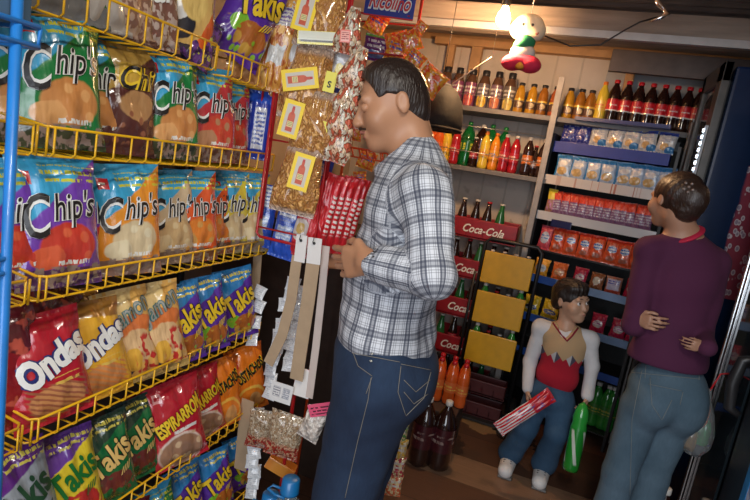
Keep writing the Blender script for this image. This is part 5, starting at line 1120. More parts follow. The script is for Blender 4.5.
# tricolour doll hung under the beam
def doll():
    p = at(525, 45, 2.60); o = empty('hanging_doll', p); f = Vector((0, -1, 0)); X = lambda x, y, z: p+Vector((x, y, z))*.85
    gr = plain('green knit', (.01, .22, .09), .8, bump=.4, bscale=90); wh = plain('white knit', (.75, .70, .64), .8, bump=.4, bscale=90); rd = plain('red knit', (.65, .02, .07), .8, bump=.4, bscale=90); fl = plain('cream doll face', (.85, .72, .50), .6)
    sdf('head', [el(X(0, 0, .085), (.075, .05, .055), k=.01), el(X(-.05, 0, .075), (.035, .04, .035), k=.02), el(X(.05, 0, .07), (.035, .04, .035), k=.02), el(X(0, 0, .125), (.055, .045, .03), k=.02)], .004, fl, o)
    sdf('scarf', [el(X(0, 0, .015), (.045, .045, .04)), el(X(-.02, -.01, -.01), (.035, .04, .02), k=.02)], .004, gr, o)
    sdf('body', [el(X(-.005, 0, -.045), (.058, .045, .045))], .004, wh, o)
    sdf('skirt', [el(X(-.05, -.005, -.10), (.05, .05, .035)), el(X(.05, -.005, -.105), (.05, .05, .035), k=.02), el(X(0, 0, -.085), (.07, .05, .03), k=.02)], .004, rd, o)
    mb = MB()
    for s in (-1, 1): mb.lathe([(.001, .006), (.006, .004), (.008, 0), (.001, -.004)], 10, c=(.0, 0, 0)); 
    mb = MB()
    for s in (-1, 1):
        m2 = MB(); m2.lathe([(.008, 0), (.007, .004), (.001, .006)], 10); m2.xf(Matrix.Translation((s*.024*.85, -.053*.85, .09*.85)) @ Matrix.Rotation(radians(90), 4, 'X')); m2.build('eye', black_print, o)
    mb = MB()
    for s in (-1, 1):
        m2 = MB(); m2.lathe([(.015, 0), (.012, .004), (.001, .006)], 12); m2.xf(Matrix.Translation((s*.05*.85, -.042*.85, .062*.85)) @ Matrix.Rotation(radians(90), 4, 'X')); m2.build('cheek', plain('pink cheek', (.8, .25, .15), .7), o)
    mb = MB(); mb.lathe([(.03, 0), (.02, .01), (.001, .014)], 14); mb.xf(Matrix.Translation((0, -.035, -.09)) @ Matrix.Rotation(radians(90), 4, 'X')); mb.build('orange_patch', plain('orange felt', (.8, .35, .03), .8), o)
    mb = MB(); mb.tube([(0, 0, .12), (0, 0, 2.45-p.z)], .0012, 4); mb.build('string', white_print, o)
    tag(o, 'small stuffed doll in green, white and red hanging beside the bulb', 'doll')
doll()
# cable along the roof with a silver plastic scrap
P = [at(x, y, 2.7) for x, y in [(545, 36), (570, 46), (600, 45), (625, 30), (640, 22), (658, 17)]]; mb = MB(); q = []
mb.tube(P, .004, 6); o = mb.build('roof_cable', black_print); tag(o, 'thin dark cable sagging under the roof sheet', 'cable')
t = NT('silver foil'); t.p(col=(.7, .72, .78), rough=.15, metal=1); mb = MB(); P = [at(x, y, 2.5) for x, y in [(655, -2), (659, 4), (664, 9), (667, 14), (660, 18), (648, 22)]]; mb.tube(P, [.005, .012, .007, .013, .008, .002], 7); o = mb.build('foil_scrap', t.m); tag(o, 'crumpled silver foil scrap hanging from the roof', 'foil')

# ------------------------------------------------------------------ on the floor
def soda_pack():
    p = at(440, 386, 2.42); o = empty('soda_pack', p); return o
bx, by_ = -.335, 2.40
for i, (x, y) in enumerate([(418, 462), (437, 466)]):
    q = at(x, y, 0, 2); bottle('cola_big', (q.x, q.y, 0), 'large dark cola bottle on the floor, %s the black one by his leg' % ['nearer his jeans', 'beside'][i] if False else ['large dark cola bottle on the floor nearer his leg', 'large dark cola bottle on the floor before the orange sodas'][i], 'large colas on the floor by his leg', 1.14)
q = at(446, 436, 0, 2)
bottle('cola_big', (q.x-.02, q.y+.0, 0), 'large dark cola bottle on the floor behind the front pair', 'large colas on the floor by his leg', 1.1)
c = at(440, 452, 0, 2); ZP = at(445, 404, 2.64).z
for i in range(6):
    j, r_ = i % 3, i//3; px = [436, 449, 461][j]; p = at(px, 396, 2.68+.07*r_)
    bottle('orangered', (p.x, 2.66+.068*r_, ZP), 'orange soda bottle in the shrink-wrapped pack, %s in %s' % (['first', 'middle', 'last'][j], ['front', 'back']) if False else 'orange soda bottle in the six-pack by his hip, %s of its %s row' % (['first', 'middle', 'last'][j], ['front', 'back'][r_]), 'orange sodas by his hip', .96)
p1, p2 = at(421, 396, 2.66), at(459, 396, 2.66)
for i, px in enumerate([417, 424]): pp = at(px, 392, 2.60); bottle('yellowsoda', (pp.x, 2.60, ZP), 'yellow soda bottle beside the orange pack, %s' % ['nearer his hip', 'touching the pack'][i], 'yellow sodas by the wrapped pack', .8)
mb = MB(); mb.box((at(412, 396, 2.6).x, 2.54, .02), (p2.x+.02, 2.82, ZP-.002), bev=.006); o = mb.build('soda_carton', plain('dark brown carton', (.06, .035, .03), .7)); tag(o, 'dark carton carrying the orange sodas', 'carton')
# column of small bright packs just behind his leg
cols = [(.60, .10, .03), (.10, .28, .06), (.70, .40, .04), (.45, .03, .05)]
for i, (x, y) in enumerate([(402, 412), (400, 430), (399, 448), (397, 466), (394, 484)]):
    k = 'leg_pack%d' % (i % 4)
    if k not in KINDS: bag_kind(k, .07, .10, .03, design(k, cols[i % 4], [('spots', 0, 1, 0, 1, 5, .5, (.7, .55, .3)), ('lines', .1, .9, .4, .8, 5, .4, (.65, .6, .55))], wob=.04), (), name='small_packet')
    p = at(x, y, 1.75); bag(k, p-Vector((0, 0, .05)), radians(20), 0, 'small bright packet hanging behind his leg, %s of the strip' % ['topmost', 'second', 'third', 'fourth', 'lowest'][i], 'packets strung behind his leg', 0, i, .9)
# ; mb.box((-.11, -.1, 0), (.11, .1, .17), bev=.003); o = mb.build('cardboard_box', plain('reddish cardboard', (.22, .09, .05), .8, vary=.2)); o.location = (p.x+.03, 2.62, 0); o.rotation_euler = (0, 0, -.1); tag(o, 'reddish cardboard box on the floor beside the woman', 'box')
# ------------------------------------------------------------------ people
def skin_mat(name, col):
    t = NT(name); c = t.coord(); n = t.noise(c, 12, 3); t.p(col=t.mix(n, tuple(x*.82 for x in col), tuple(min(1, x*1.12) for x in col)), rough=.45, sss=.0); t.bump(t.noise(c, 120, 2), .08, .002); return t.m
def hair_mat(name, col):
    t = NT(name); c = t.coord(); n = t.noise(t.vmath('MULTIPLY', c, (60, 60, 12)), 4, 3); t.p(col=t.mix(n, tuple(x*.5 for x in col), tuple(x*1.8 for x in col)), rough=.35, coat=.25, crough=.3); t.bump(n, .6, .006); return t.m
def denim(name, a, b):
    t = NT(name); c = t.coord(); n = t.noise(c, 5, 4); w = t.noise(t.vmath('MULTIPLY', c, (1, 1, .25)), 160, 2); f = t.step(n, .35, .7)
    col = t.mix(f, a, b); col = t.mix(t.math('MULTIPLY', w, .45), col, tuple(x*.55 for x in a)); t.p(col=col, rough=.9); t.bump(t.math('ADD', t.math('MULTIPLY', w, .3), t.noise(c, 14, 3)), .35, .008); return t.m
def nrm(v): v = Vector(v); return v.normalized()
def frame(f, up=(0, 0, 1)):
    f = nrm(f); s = f.cross(Vector(up)).normalized(); u = s.cross(f).normalized()   # s: to the figure's right hand
    return s, f, u
def RM(s, f, u): return [[s[i], f[i], u[i]] for i in range(3)]
def wrinkle(a, fr=26, seed=0):
    r = random.Random(seed); ds = [np.array([r.uniform(-1, 1), r.uniform(-1, 1), r.uniform(-.6, 1.6)])*fr*r.uniform(.6, 1.6) for _ in range(6)]; ph = [r.uniform(0, 6) for _ in range(6)]
    def fn(P):
        d = 0
        w = .5*np.sin(P@(ds[5]*.35))
        for q, p in zip(ds[:5], ph): d = d+np.sin(P@q+p+2.2*w)
        return a*d/3
    return Prim(fn, (0, 0, 0), (0, 0, 0), 1, 'disp')
class Head:
    def __init__(s, C, f, up, S=1.0): s.C = Vector(C); s.s, s.f, s.u = frame(f, up); s.S = S; s.R = RM(s.s, s.f, s.u)
    def p(s, x, y, z): return s.C+(s.s*x+s.f*y+s.u*z)*s.S
    def e(s, c, r, k=.012, mode='add'): return el(s.p(*c), [q*s.S for q in r], s.R, k*s.S, mode)
    def c(s, a, b, r1, r2=None, k=.01, mode='add'): return rc(s.p(*a), s.p(*b), r1*s.S, (r1 if r2 is None else r2)*s.S, k*s.S, mode)
    def skin(h, jaw=1.0, child=False):
        q = [h.e((0, -.004*h.S, .025), (.075, .090, .092)), h.e((0, .034, -.038), (.060*jaw, .062, .075), .03), h.e((0, .068, -.092), (.026*jaw, .022, .020), .03)]
        q += [h.e((x*.040, .060, -.028), (.030, .028, .032), .02) for x in (-1, 1)]
        q += [h.c((-.036, .082, .026), (.036, .082, .026), .0125, k=.015)]
        q += [h.e((x*.031, .099, .004), (.017, .013, .0115), .010, 'sub') for x in (-1, 1)]
        n = .7 if child else 1.0
        q += [h.c((0, .088, .014), (0, .088+.024*n, -.026), .0080, .0105*n, .012), h.e((0, .088+.020*n, -.032), (.0165*n, .012, .009), .008)]
        q += [h.c((-.018, .093, -.058), (0, .100, -.055), .0055, .0065, .006), h.c((.018, .093, -.058), (0, .100, -.055), .0055, .0065, .006), h.c((-.014, .092, -.068), (.014, .092, -.068), .0065, k=.007), h.c((-.02, .1025, -.0625), (.02, .1025, -.0625), .0028, k=.003, mode='sub')]
        for x in (-1, 1):
            q += [h.e((x*.078, -.008, -.002), (.008, .017, .029), .006), h.e((x*.086, -.004, .003), (.005, .009, .016), .005, 'sub')]
        return q
    def eyes(h, o, gaze=(0, 0), half_shut=False, iris=(.03, .015, .01)):
        wm = plain('eye white', (.70, .66, .62), .2, vary=.03); im = plain('dark iris', iris, .15, vary=.1, coat=1)
        for x in (-1, 1):
            c = h.p(x*.031, .0820, .004)-Vector(o.location); mb = MB(); m2 = MB(); R = Matrix([[h.R[i][j] for j in range(3)] for i in range(3)]).to_4x4()
            m2.lathe([(.0001, -.0125), (.007, -.0103), (.0115, -.005), (.0125, 0), (.0115, .005), (.007, .0103), (.0001, .0125)], 14); m2.xf(Matrix.Translation(c) @ Matrix.Scale(h.S, 4)); eo = m2.build('eye', wm, o)
            d = nrm(h.f+h.s*gaze[0]+h.u*gaze[1]); m3 = MB(); m3.lathe([(.0065, -.0005), (.006, .001), (.003, .0022), (.0001, .0025)], 12)
            Q = d.to_track_quat('Z', 'Y').to_matrix().to_4x4(); m3.xf(Matrix.Translation(c+d*.0110*h.S) @ Q @ Matrix.Scale(h.S, 4)); m3.build('iris', im, eo)
def brow_tubes(h, o, m, w=.0035, inner=.012, lift=.006):
    mb = MB()
    for x in (-1, 1): mb.tube([h.p(x*inner, .098, .0300)-o.location, h.p(x*.030, .0950, .0335+lift*.3)-o.location, h.p(x*.047, .081, .022)-o.location], [w*.8*h.S, w*h.S, w*.4*h.S], 6)
    mb.build('eyebrows', m, o)
def hand(wrist, d, n, t, S=1.0, curl=(35, 45, 30), thumb_out=.5, spread=.06):
    """palm and five fingers: d towards the fingers, n out of the palm, t towards the thumb"""
    d = nrm(d); n = nrm(n); t = nrm(t - d*t.dot(d)) if isinstance(t, Vector) else nrm(t); w = Vector(wrist); q = []
    kn = [w+(d*.088+t*.030)*S, w+(d*.092+t*.010)*S, w+(d*.088-t*.010)*S, w+(d*.080-t*.029)*S]
    q.append(rc(w-d*.01*S, w+d*.02*S, .024*S, .026*S, .015*S))
    for kk, r in zip(kn, (.0125, .0125, .012, .011)): q.append(rc(w+d*.015*S+(kk-w-d*.088*S)*.5, kk, .014*S, r*S, .012*S))
    L = [(.042, .026, .021), (.046, .030, .022), (.043, .028, .021), (.034, .021, .018)]
    for i, (kk, l) in enumerate(zip(kn, L)):
        a = 0; p = kk; dd = nrm(d + t*(spread*(1.5-i)))
        for j in range(3):
            a += radians(curl[j]+3*i); v = dd*cos(a)+n*sin(a); e = p+v*l[j]*S
            q.append(rc(p, e, (.0088-.0006*j)*S, (.0082-.0008*j)*S, .0035*S)); p = e
    b = w+(d*.022+t*.020)*S; m_ = b+nrm(t*thumb_out*1.4+d*.8+n*.35)*.040*S; e1 = m_+nrm(t*.35*thumb_out+d*1.0+n*.5)*.032*S; e2 = e1+nrm(d*1.0+n*.7-t*.1)*.024*S
    q += [rc(b, m_, .014*S, .0115*S, .012*S), rc(m_, e1, .0105*S, .0095*S, .004*S), rc(e1, e2, .0095*S, .008*S, .004*S)]
    return q
def limb_attr(segs, torso_c, torso_f, torso_s, rad=.15, tr=.17, arm_r=.06):
    """cloth coordinates: round the trunk and up it, or round and along the sleeve a point belongs to"""
    def fn(V):
        out = np.zeros((len(V), 3)); P = V
        a = A3(torso_c); f = A3(torso_f); s = A3(torso_s); d = P-a
        ang = np.arctan2(d@s, d@f); out[:, 0] = ang*rad; out[:, 1] = P[:, 2]; best = np.full(len(V), 1e9)
        for (p, q, r) in segs:
            p = A3(p); q = A3(q); ab = q-p; L = np.linalg.norm(ab); ab = ab/L; t = (P-p)@ab; cl = np.clip(t, 0, L); dist = np.linalg.norm(P-p-cl[:, None]*ab, axis=1)-r
            ref = np.cross(ab, [0.3, 1, 0.2]); ref /= np.linalg.norm(ref); r2 = np.cross(ab, ref); w = P-p-cl[:, None]*ab
            m = (dist < .022) & (dist < best); an = np.arctan2(w@r2, w@ref); out[m, 0] = an[m]*arm_r+.3; out[m, 1] = t[m]+1.0; best[m] = dist[m]
        return out
    return fn

# -------- the man
def man():
    Y = 1.27; P = lambda x, y, yy=Y: at(x, y, yy)
    pel = P(385, 352); o = empty('person', (pel.x, pel.y, 0)); tag(o, 'man in a blue and white checked shirt and dark jeans reaching for red packs', 'person')
    sk = skin_mat('man skin', (.50, .25, .14)); hr = hair_mat('man hair', (.022, .013, .010))
    ft = Vector((-cos(radians(12)), -sin(radians(12)), 0)); st, f_, u_ = frame(ft); L = -st      # L: his left, towards the viewer
    H = Head(P(395, 106), Vector((-cos(radians(28)), -sin(radians(28)), -.34)), (-.1, 0, 1), .92)
    neck0 = H.p(0, -.028, -.06); neck1 = P(418, 172)
    shN = P(428, 190)+L*.150; shF = P(420, 190)-L*.15
    elN = at(432, 276, 1.06); wrN = at(372, 262, 1.09)
    hdN = at(346, 262, 1.13)
    elF = Vector((elN.x-.17, 1.50, elN.z+.0)); wrF = at(357, 262, 1.42)
    chest = P(410, 225); belly = P(390, 300)
    # body under the clothes, head and hands: one surface
    q = H.skin(1.06)
    q += [rc(neck0, neck1, .054, .060, .025), rc(neck1, chest, .05, .05, .02), rc(chest, pel, .05, .05, .02)]
    for s_, e_, w_ in ((shN, elN, wrN), (shF, elF, wrF)): q += [rc(neck1, s_, .045, .042, .03), rc(s_, e_, .042, .036, .02), rc(e_, w_, .036, .024, .015)]
    for s_ in (1, -1):
        hp = pel+L*.09*s_+Vector((0, 0, -.03)); kn = Vector((hp.x-.03, hp.y, .50)); an = Vector((hp.x+.0, hp.y, .09)); q += [rc(hp, kn, .05, .04, .03), rc(kn, an, .035, .03, .02)]
    q += hand(wrN, hdN-wrN, -L*.9+Vector((0, 0, -.1)), Vector((-.1, 0, 1)), .98, (22, 30, 22), .6)
    q += hand(wrF, Vector((-1, -.25, .05)), L*.9, Vector((0, 0, 1)), .98, (25, 35, 25), .6)
    body = sdf('body', q, .0042, sk, o)
    H.eyes(o, (0, -.5)); brow_tubes(H, o, hr, .0042)
    # lids
    q = [H.e((x*.031, .0840, .0050), (.0150, .0135, .0125), .003) for x in (-1, 1)]; sdf('eyelids', q, .0025, sk, o)
    q = [H.c((-.026, .094, -.049), (0, .104, -.0445), .003, .0042, .004), H.c((.026, .094, -.049), (0, .104, -.0445), .003, .0042, .004)]; sdf('moustache', q, .0022, hr, o)
    lipm = plain('man lips', (.42, .16, .12), .4); sdf('lips', [H.c((-.018, .0945, -.0572), (.0, .1015, -.0545), .0045, .0055, .004), H.c((.018, .0945, -.0572), (0, .1015, -.0545), .0045, .0055, .004), H.c((-.013, .094, -.068), (.013, .094, -.068), .0058, k=.004)], .0022, lipm, o)
    # hair combed back
    q = [H.e((0, -.004, .032), (.080, .090, .092)), H.e((0, .030, .085), (.055, .045, .030), .03), H.e((0, -.055, -.02), (.060, .036, .06), .03)]
    q += [H.e((0, .137, -.022), (.120, .106, .128), .004, 'sub'), H.e((-.085, .030, -.055), (.05, .052, .085), .008, 'sub'), H.e((.085, .030, -.055), (.05, .052, .085), .008, 'sub')]
    q += [half(H.p(0, -.06, -.072), -H.u+H.f*.25, .01), H.e((.086, -.006, -.008), (.02, .020, .036), .003, 'sub'), H.e((-.086, -.006, -.008), (.02, .020, .036), .003, 'sub')]
    fv, uv_, sv = A3(H.f), A3(H.u), A3(H.s); hc = A3(H.C)
    q.append(Prim(lambda X: .0007*np.sin(((X-hc)@sv)*620+6*np.sin(((X-hc)@fv)*30)), (0, 0, 0), (0, 0, 0), 1, 'disp'))
    sdf('hair', q, .0032, hr, o)
    # shirt
    sh = []
    sh += [el(chest+Vector((-.01, 0, .02)), (.165, .112, .17), RM(st, ft, u_), .04), el(P(392, 280), (.158, .122, .16), RM(st, ft, u_), .05), el(P(387, 335), (.165, .128, .13), RM(st, ft, u_), .05)]
    sh += [rc(neck1+Vector((.0, 0, -.02)), shN+Vector((0, 0, -.01)), .052, .050, .05), rc(neck1+Vector((0, 0, -.02)), shF+Vector((0, 0, -.01)), .052, .050, .05)]
    ctr0 = P(402, 157); au0 = nrm(ft*.75+Vector((0, 0, 1))); sh += [rc(neck1, P(412, 158), .06, .062, .03)]
    cufN = wrN+(elN-wrN)*.12; cufF = wrF+(elF-wrF)*.15
    sh += [rc(shN, elN, .057, .051, .025), rc(elN, cufN, .051, .042, .015), rc(shF, elF, .062, .056, .03), rc(elF, cufF, .056, .044, .02)]
    sh += [half(P(388, 351)+Vector((0, 0, -.005)), Vector((.20, 0, -1)), .004), wrinkle(.0055, 22, 3), wrinkle(.003, 55, 5)]
    sh += [rc(ctr0-au0*.012, ctr0+au0*.2, .056, .07, .006, 'sub')]
    sh += [rc(wrN-(elN-wrN)*.1, cufN, .031, .034, .004, 'sub')]
    t = NT('blue and white check cloth'); at_ = t.new('ShaderNodeAttribute', attribute_name='cloth'); X = t.xyz(at_.outputs['Vector'])
    def stripes(x, per):
        f = t.math('FRACT', t.math('DIVIDE', x, per)); a = t.math('ABSOLUTE', t.math('SUBTRACT', f, .5))
        wide = t.math('SUBTRACT', 1, t.step(a, .15, .19)); inner = t.math('SUBTRACT', 1, t.step(a, .05, .08))
        l1 = t.math('ABSOLUTE', t.math('SUBTRACT', a, .27)); thin = t.math('SUBTRACT', 1, t.step(l1, .015, .035)); l2 = t.math('ABSOLUTE', t.math('SUBTRACT', a, .38)); thin2 = t.math('SUBTRACT', 1, t.step(l2, .012, .028))
        return t.math('MAXIMUM', t.math('SUBTRACT', t.math('MULTIPLY', wide, .8), t.math('MULTIPLY', inner, .35)), t.math('MULTIPLY', t.math('MAXIMUM', thin, thin2), .45))
    a = stripes(X[0], .044); b = stripes(X[1], .050); m = t.math('MULTIPLY', t.math('SUBTRACT', 1, t.math('MULTIPLY', a, 1.05)), t.math('SUBTRACT', 1, t.math('MULTIPLY', b, .85)))
    t.p(col=t.mix(m, (.030, .038, .070), (.66, .69, .75)), rough=.9); t.bump(t.noise(t.coord(), 18, 3), .25, .01); shirt_m = t.m
    segs = [(shN, elN, .066), (elN, cufN, .06), (shF, elF, .062), (elF, cufF, .056)]
    shirt = sdf('shirt', sh, .005, shirt_m, o, attr=limb_attr(segs, chest, ft, st))
    # collar
    ctr = P(402, 157); au = nrm(ft*.75+Vector((0, 0, 1))); cs, cf, _ = frame(ft); cf = nrm(cf-au*cf.dot(au)); cs = cf.cross(au)
    q = [el(ctr, (.068, .078, .022), RM(cs, cf, au), .01), el(ctr-au*.016, (.082, .092, .020), RM(cs, cf, au), .015), rc(ctr-au*.2, ctr+au*.2, .058, .058, .004, 'sub'), rc(neck0, neck1, .052, .056, .004, 'sub'), half(ctr+cf*.080, cf, .004)]
    sdf('collar', q, .0035, shirt_m, o, attr=limb_attr([], ctr, ft, st))
    # jeans
    q = [el(pel+Vector((0, 0, .0)), (.172, .130, .12), RM(st, ft, u_), .03), el(pel-ft*.055+Vector((0, 0, -.055)), (.160, .095, .095), RM(st, ft, u_), .04)]
    for s_ in (1, -1):
        hp = pel+L*.088*s_+Vector((-.005, 0, -.07)); kn = Vector((hp.x-.045+(.03 if s_ < 0 else 0), hp.y, .48)); an = Vector((hp.x-.02, hp.y, .09)); q += [rc(hp, kn, .105, .078, .04), rc(kn, an, .078, .085, .03)]
    q += [half(pel+Vector((0, 0, .07)), (0, 0, 1)), half((0, 0, .045), (0, 0, -1)), wrinkle(.005, 20, 9), wrinkle(.0025, 50, 2)]
    dm = denim('dark blue denim', (.006, .016, .045), (.018, .042, .095)); jn = sdf('jeans', q, .0055, dm, o)
    thr = plain('tan stitching', (.22, .20, .17), .7); 
    stitch(o, jn, [[(401, 364), (431, 370)], [(401, 366), (398, 392), (406, 416)], [(431, 372), (424, 398), (406, 416)], [(404, 380), (416, 392), (430, 380)], [(352, 350), (358, 366), (372, 376)], [(371, 378), (368, 400), (358, 440), (345, 498)], [(352, 353), (400, 362)], [(372, 377), (366, 394)], [(404, 392), (414, 404), (428, 394)]], thr, .0009)
    rv = MB()
    for xy in ((372, 354), (371, 361)):
        p = on_surface(jn, [xy], .001)
        if p: rv.lathe([(.001, -.003), (.003, -.002), (.004, 0), (.003, .002), (.001, .003)], 8, c=tuple(p[0]-o.location))
    if rv.v: rv.build('rivet', plain('metal rivet', (.7, .68, .62), .3, .9), o)
    # shirt seams: yoke, sleeve, placket
    for s_ in (1, -1):
        hp = pel+L*.088*s_; q = [rc((hp.x+.03, hp.y, .045), (hp.x-.16, hp.y, .035), .045, .036, .02), half((0, 0, .004), (0, 0, -1), .003)]; sdf('shoe', q, .006, plain('brown leather', (.05, .03, .02), .4), o)
man()

# -------- the woman, seen from behind
def woman():
    Y = 2.1; P = lambda x, y, yy=Y: at(x, y, yy)
    pel = P(666, 388); o = empty('person', (pel.x, pel.y, 0)); tag(o, 'woman with pinned-up dark hair in a purple long-sleeved top, seen from behind', 'person')
    sk = skin_mat('woman skin', (.42, .22, .14)); hr = hair_mat('woman hair', (.028, .014, .010))
    ft = nrm((-.30, .95, 0)); st, f_, u_ = frame(ft); Rr = st
    H = Head(P(674, 201), Vector((-.55, .82, -.10)), (0, 0, 1), .81)
    neck0 = H.p(0, -.03, -.06); neck1 = P(684, 238)
    shL = P(657, 262)-Rr*.045; shR = P(706, 262)+Rr*.065
    shL = P(682, 256)-Rr*.118; shR = P(682, 256)+Rr*.118
    chest = P(682, 285); waist = P(672, 335)
    elL = shL+Vector((.008, -.02, -.27)); elR = shR+Vector((.012, -.03, -.26))
    wrL = at(646, 317, elL.y-.05); wrL = waist-Rr*.158-ft*.018+Vector((0, 0, .045)); wrR = waist+Rr*.035-ft*.150+Vector((0, 0, .012))
    q = H.skin(.94); q += [rc(neck0, neck1, .046, .052, .02), rc(neck1, chest, .045, .04, .02), rc(chest, pel, .04, .04, .02)]
    for a, b, c in ((shL, elL, wrL), (shR, elR, wrR)): q += [rc(neck1, a, .04, .036, .03), rc(a, b, .036, .030, .02), rc(b, c, .030, .021, .012)]
    for s_ in (1, -1):
        hp = pel+Rr*.08*s_+Vector((0, 0, -.05)); hp -= Rr*.014*s_; kn = Vector((hp.x-.012, hp.y, .48)); an = Vector((hp.x-.012, hp.y, .09)); q += [rc(hp, kn, .035, .03, .01), rc(kn, an, .03, .025, .01)]
    hl = at(642, 320, wrL.y-.02)
    q += hand(wrL, Rr*.45-ft*.9+Vector((0, 0, .05)), Rr*.9+ft*.3, Vector((0, 0, 1)), .68, (34, 40, 15), .5)
    q += hand(wrR, Rr*-1-ft*.05+Vector((0, 0, .02)), ft, Vector((0, -.1, 1)), .50, (12, 30, 25), .3)
    sdf('body', q, .0048, sk, o); H.eyes(o)
    q = [H.e((0, -.022, .032), (.088, .108, .098)), H.e((0, -.105, .005), (.058, .050, .062), .02), H.e((0, -.115, .035), (.042, .034, .035), .02), H.e((0, -.08, -.05), (.055, .04, .04), .03)]
    q += [H.e((0, .118, -.030), (.125, .078, .108), .008, 'sub'), H.e((-.09, .038, -.06), (.05, .048, .075), .008, 'sub'), H.e((.09, .038, -.06), (.05, .048, .075), .008, 'sub'), H.e((-.086, -.006, -.010), (.02, .018, .030), .003, 'sub')]
    hc = A3(H.p(0, -.08, .02)); sv = A3(H.s); uv_ = A3(H.u)
    q.append(Prim(lambda X: .0010*np.sin(np.linalg.norm((X-hc), axis=1)*480+4*np.arctan2((X-hc)@sv, (X-hc)@uv_)), (0, 0, 0), (0, 0, 0), 1, 'disp'))
    ho = sdf('hair', q, .004, hr, o)
    pm = plain('hair highlight dots', (.30, .24, .22), .2, coat=1, vary=.3); mb = MB()  # pale glossy dots that put highlights onto the hair
    for x, y in [(686, 183), (689, 187), (692, 184), (688, 192), (693, 190), (684, 189)]:
        p = on_surface(ho, [(x, y)], .002)
        if p: mb.lathe([(.0005, -.005), (.004, -.003), (.0055, 0), (.004, .003), (.0005, .005)], 8, c=tuple(p[0]-o.location))
    if mb.v: mb.build('hair_highlight', pm, o)
    # top
    t = NT('purple knit'); c = t.coord(); n = t.noise(c, 4, 3); t.p(col=t.mix(n, (.050, .008, .035), (.095, .014, .055)), rough=.9); t.bump(t.noise(c, 20, 3), .2, .008)
    R_ = RM(st, ft, u_)
    q = [el(chest+Vector((0, 0, .01)), (.125, .092, .17), R_, .03), el(waist, (.122, .095, .15), R_, .05), el(P(668, 358), (.138, .108, .10), R_, .04), rc(neck1+Vector((0, 0, -.02)), shL, .048, .045, .04), rc(neck1+Vector((0, 0, -.02)), shR, .048, .045, .04)]
    for a, b, c_ in ((shL, elL, wrL), (shR, elR, wrR)): q += [rc(a, b, .046, .042, .02), rc(b, c_, .041, .031, .015), ]
    q += [half(P(668, 363)+Vector((0, 0, 0)), (0, 0, -1), .004), rc(neck0, neck1+Vector((0, 0, .01)), .050, .052, .006, 'sub'), wrinkle(.004, 18, 21)]
    sdf('long_sleeved_top', q, .0055, t.m, o)
    cr = neck1+(neck0-neck1)*.16; au = nrm(neck0-neck1); cs = nrm(st-au*st.dot(au)); cf = au.cross(cs)
    sdf('red_collar', [el(cr, (.070, .068, .015), RM(cs, cf, au)), rc(neck0, neck1, .046, .050, .003, 'sub')], .0035, plain('crimson collar', (.50, .01, .05), .7), o)
    # jeans
    q = [el(pel+Vector((0, 0, .0)), (.137, .105, .12), R_, .03), el(pel-ft*.042+Rr*.056+Vector((0, 0, -.05)), (.074, .074, .10), R_, .025), el(pel-ft*.042-Rr*.056+Vector((0, 0, -.05)), (.074, .074, .10), R_, .025)]
    for s_ in (1, -1):
        hp = pel+Rr*.064*s_+Vector((-.008, 0, -.09)); kn = Vector((hp.x-.012, hp.y+.01*s_, .46)); an = Vector((hp.x-.015, hp.y, .08)); q += [rc(hp, kn, .073, .060, .025), rc(kn, an, .060, .068, .02)]
    q += [half(P(668, 360)+Vector((0, 0, .012)), (0, 0, 1)), half((0, 0, .012), (0, 0, -1)), wrinkle(.0045, 16, 31)]
    dm = denim('faded blue denim', (.06, .11, .155), (.11, .175, .235)); jn = sdf('jeans', q, .0065, dm, o)
    thr = plain('pale stitching', (.20, .22, .22), .7)
    stitch(o, jn, [[(650, 377), (652, 405), (662, 420), (672, 400)], [(648, 384), (682, 391)], [(628, 372), (700, 379)], [(683, 392), (680, 405)], [(642, 370), (632, 420), (630, 495)], [(646, 363), (645, 378)], [(700, 366), (699, 380)]], thr, .0011)
    for s_ in (1, -1):
        hp = pel+Rr*.085*s_; q = [rc((hp.x, hp.y-.03, .042), Vector((hp.x, hp.y, .035))+ft*.15, .042, .034, .02), half((0, 0, .004), (0, 0, -1), .003)]; sdf('shoe', q, .007, plain('dark shoe', (.03, .03, .03), .4), o)
woman()

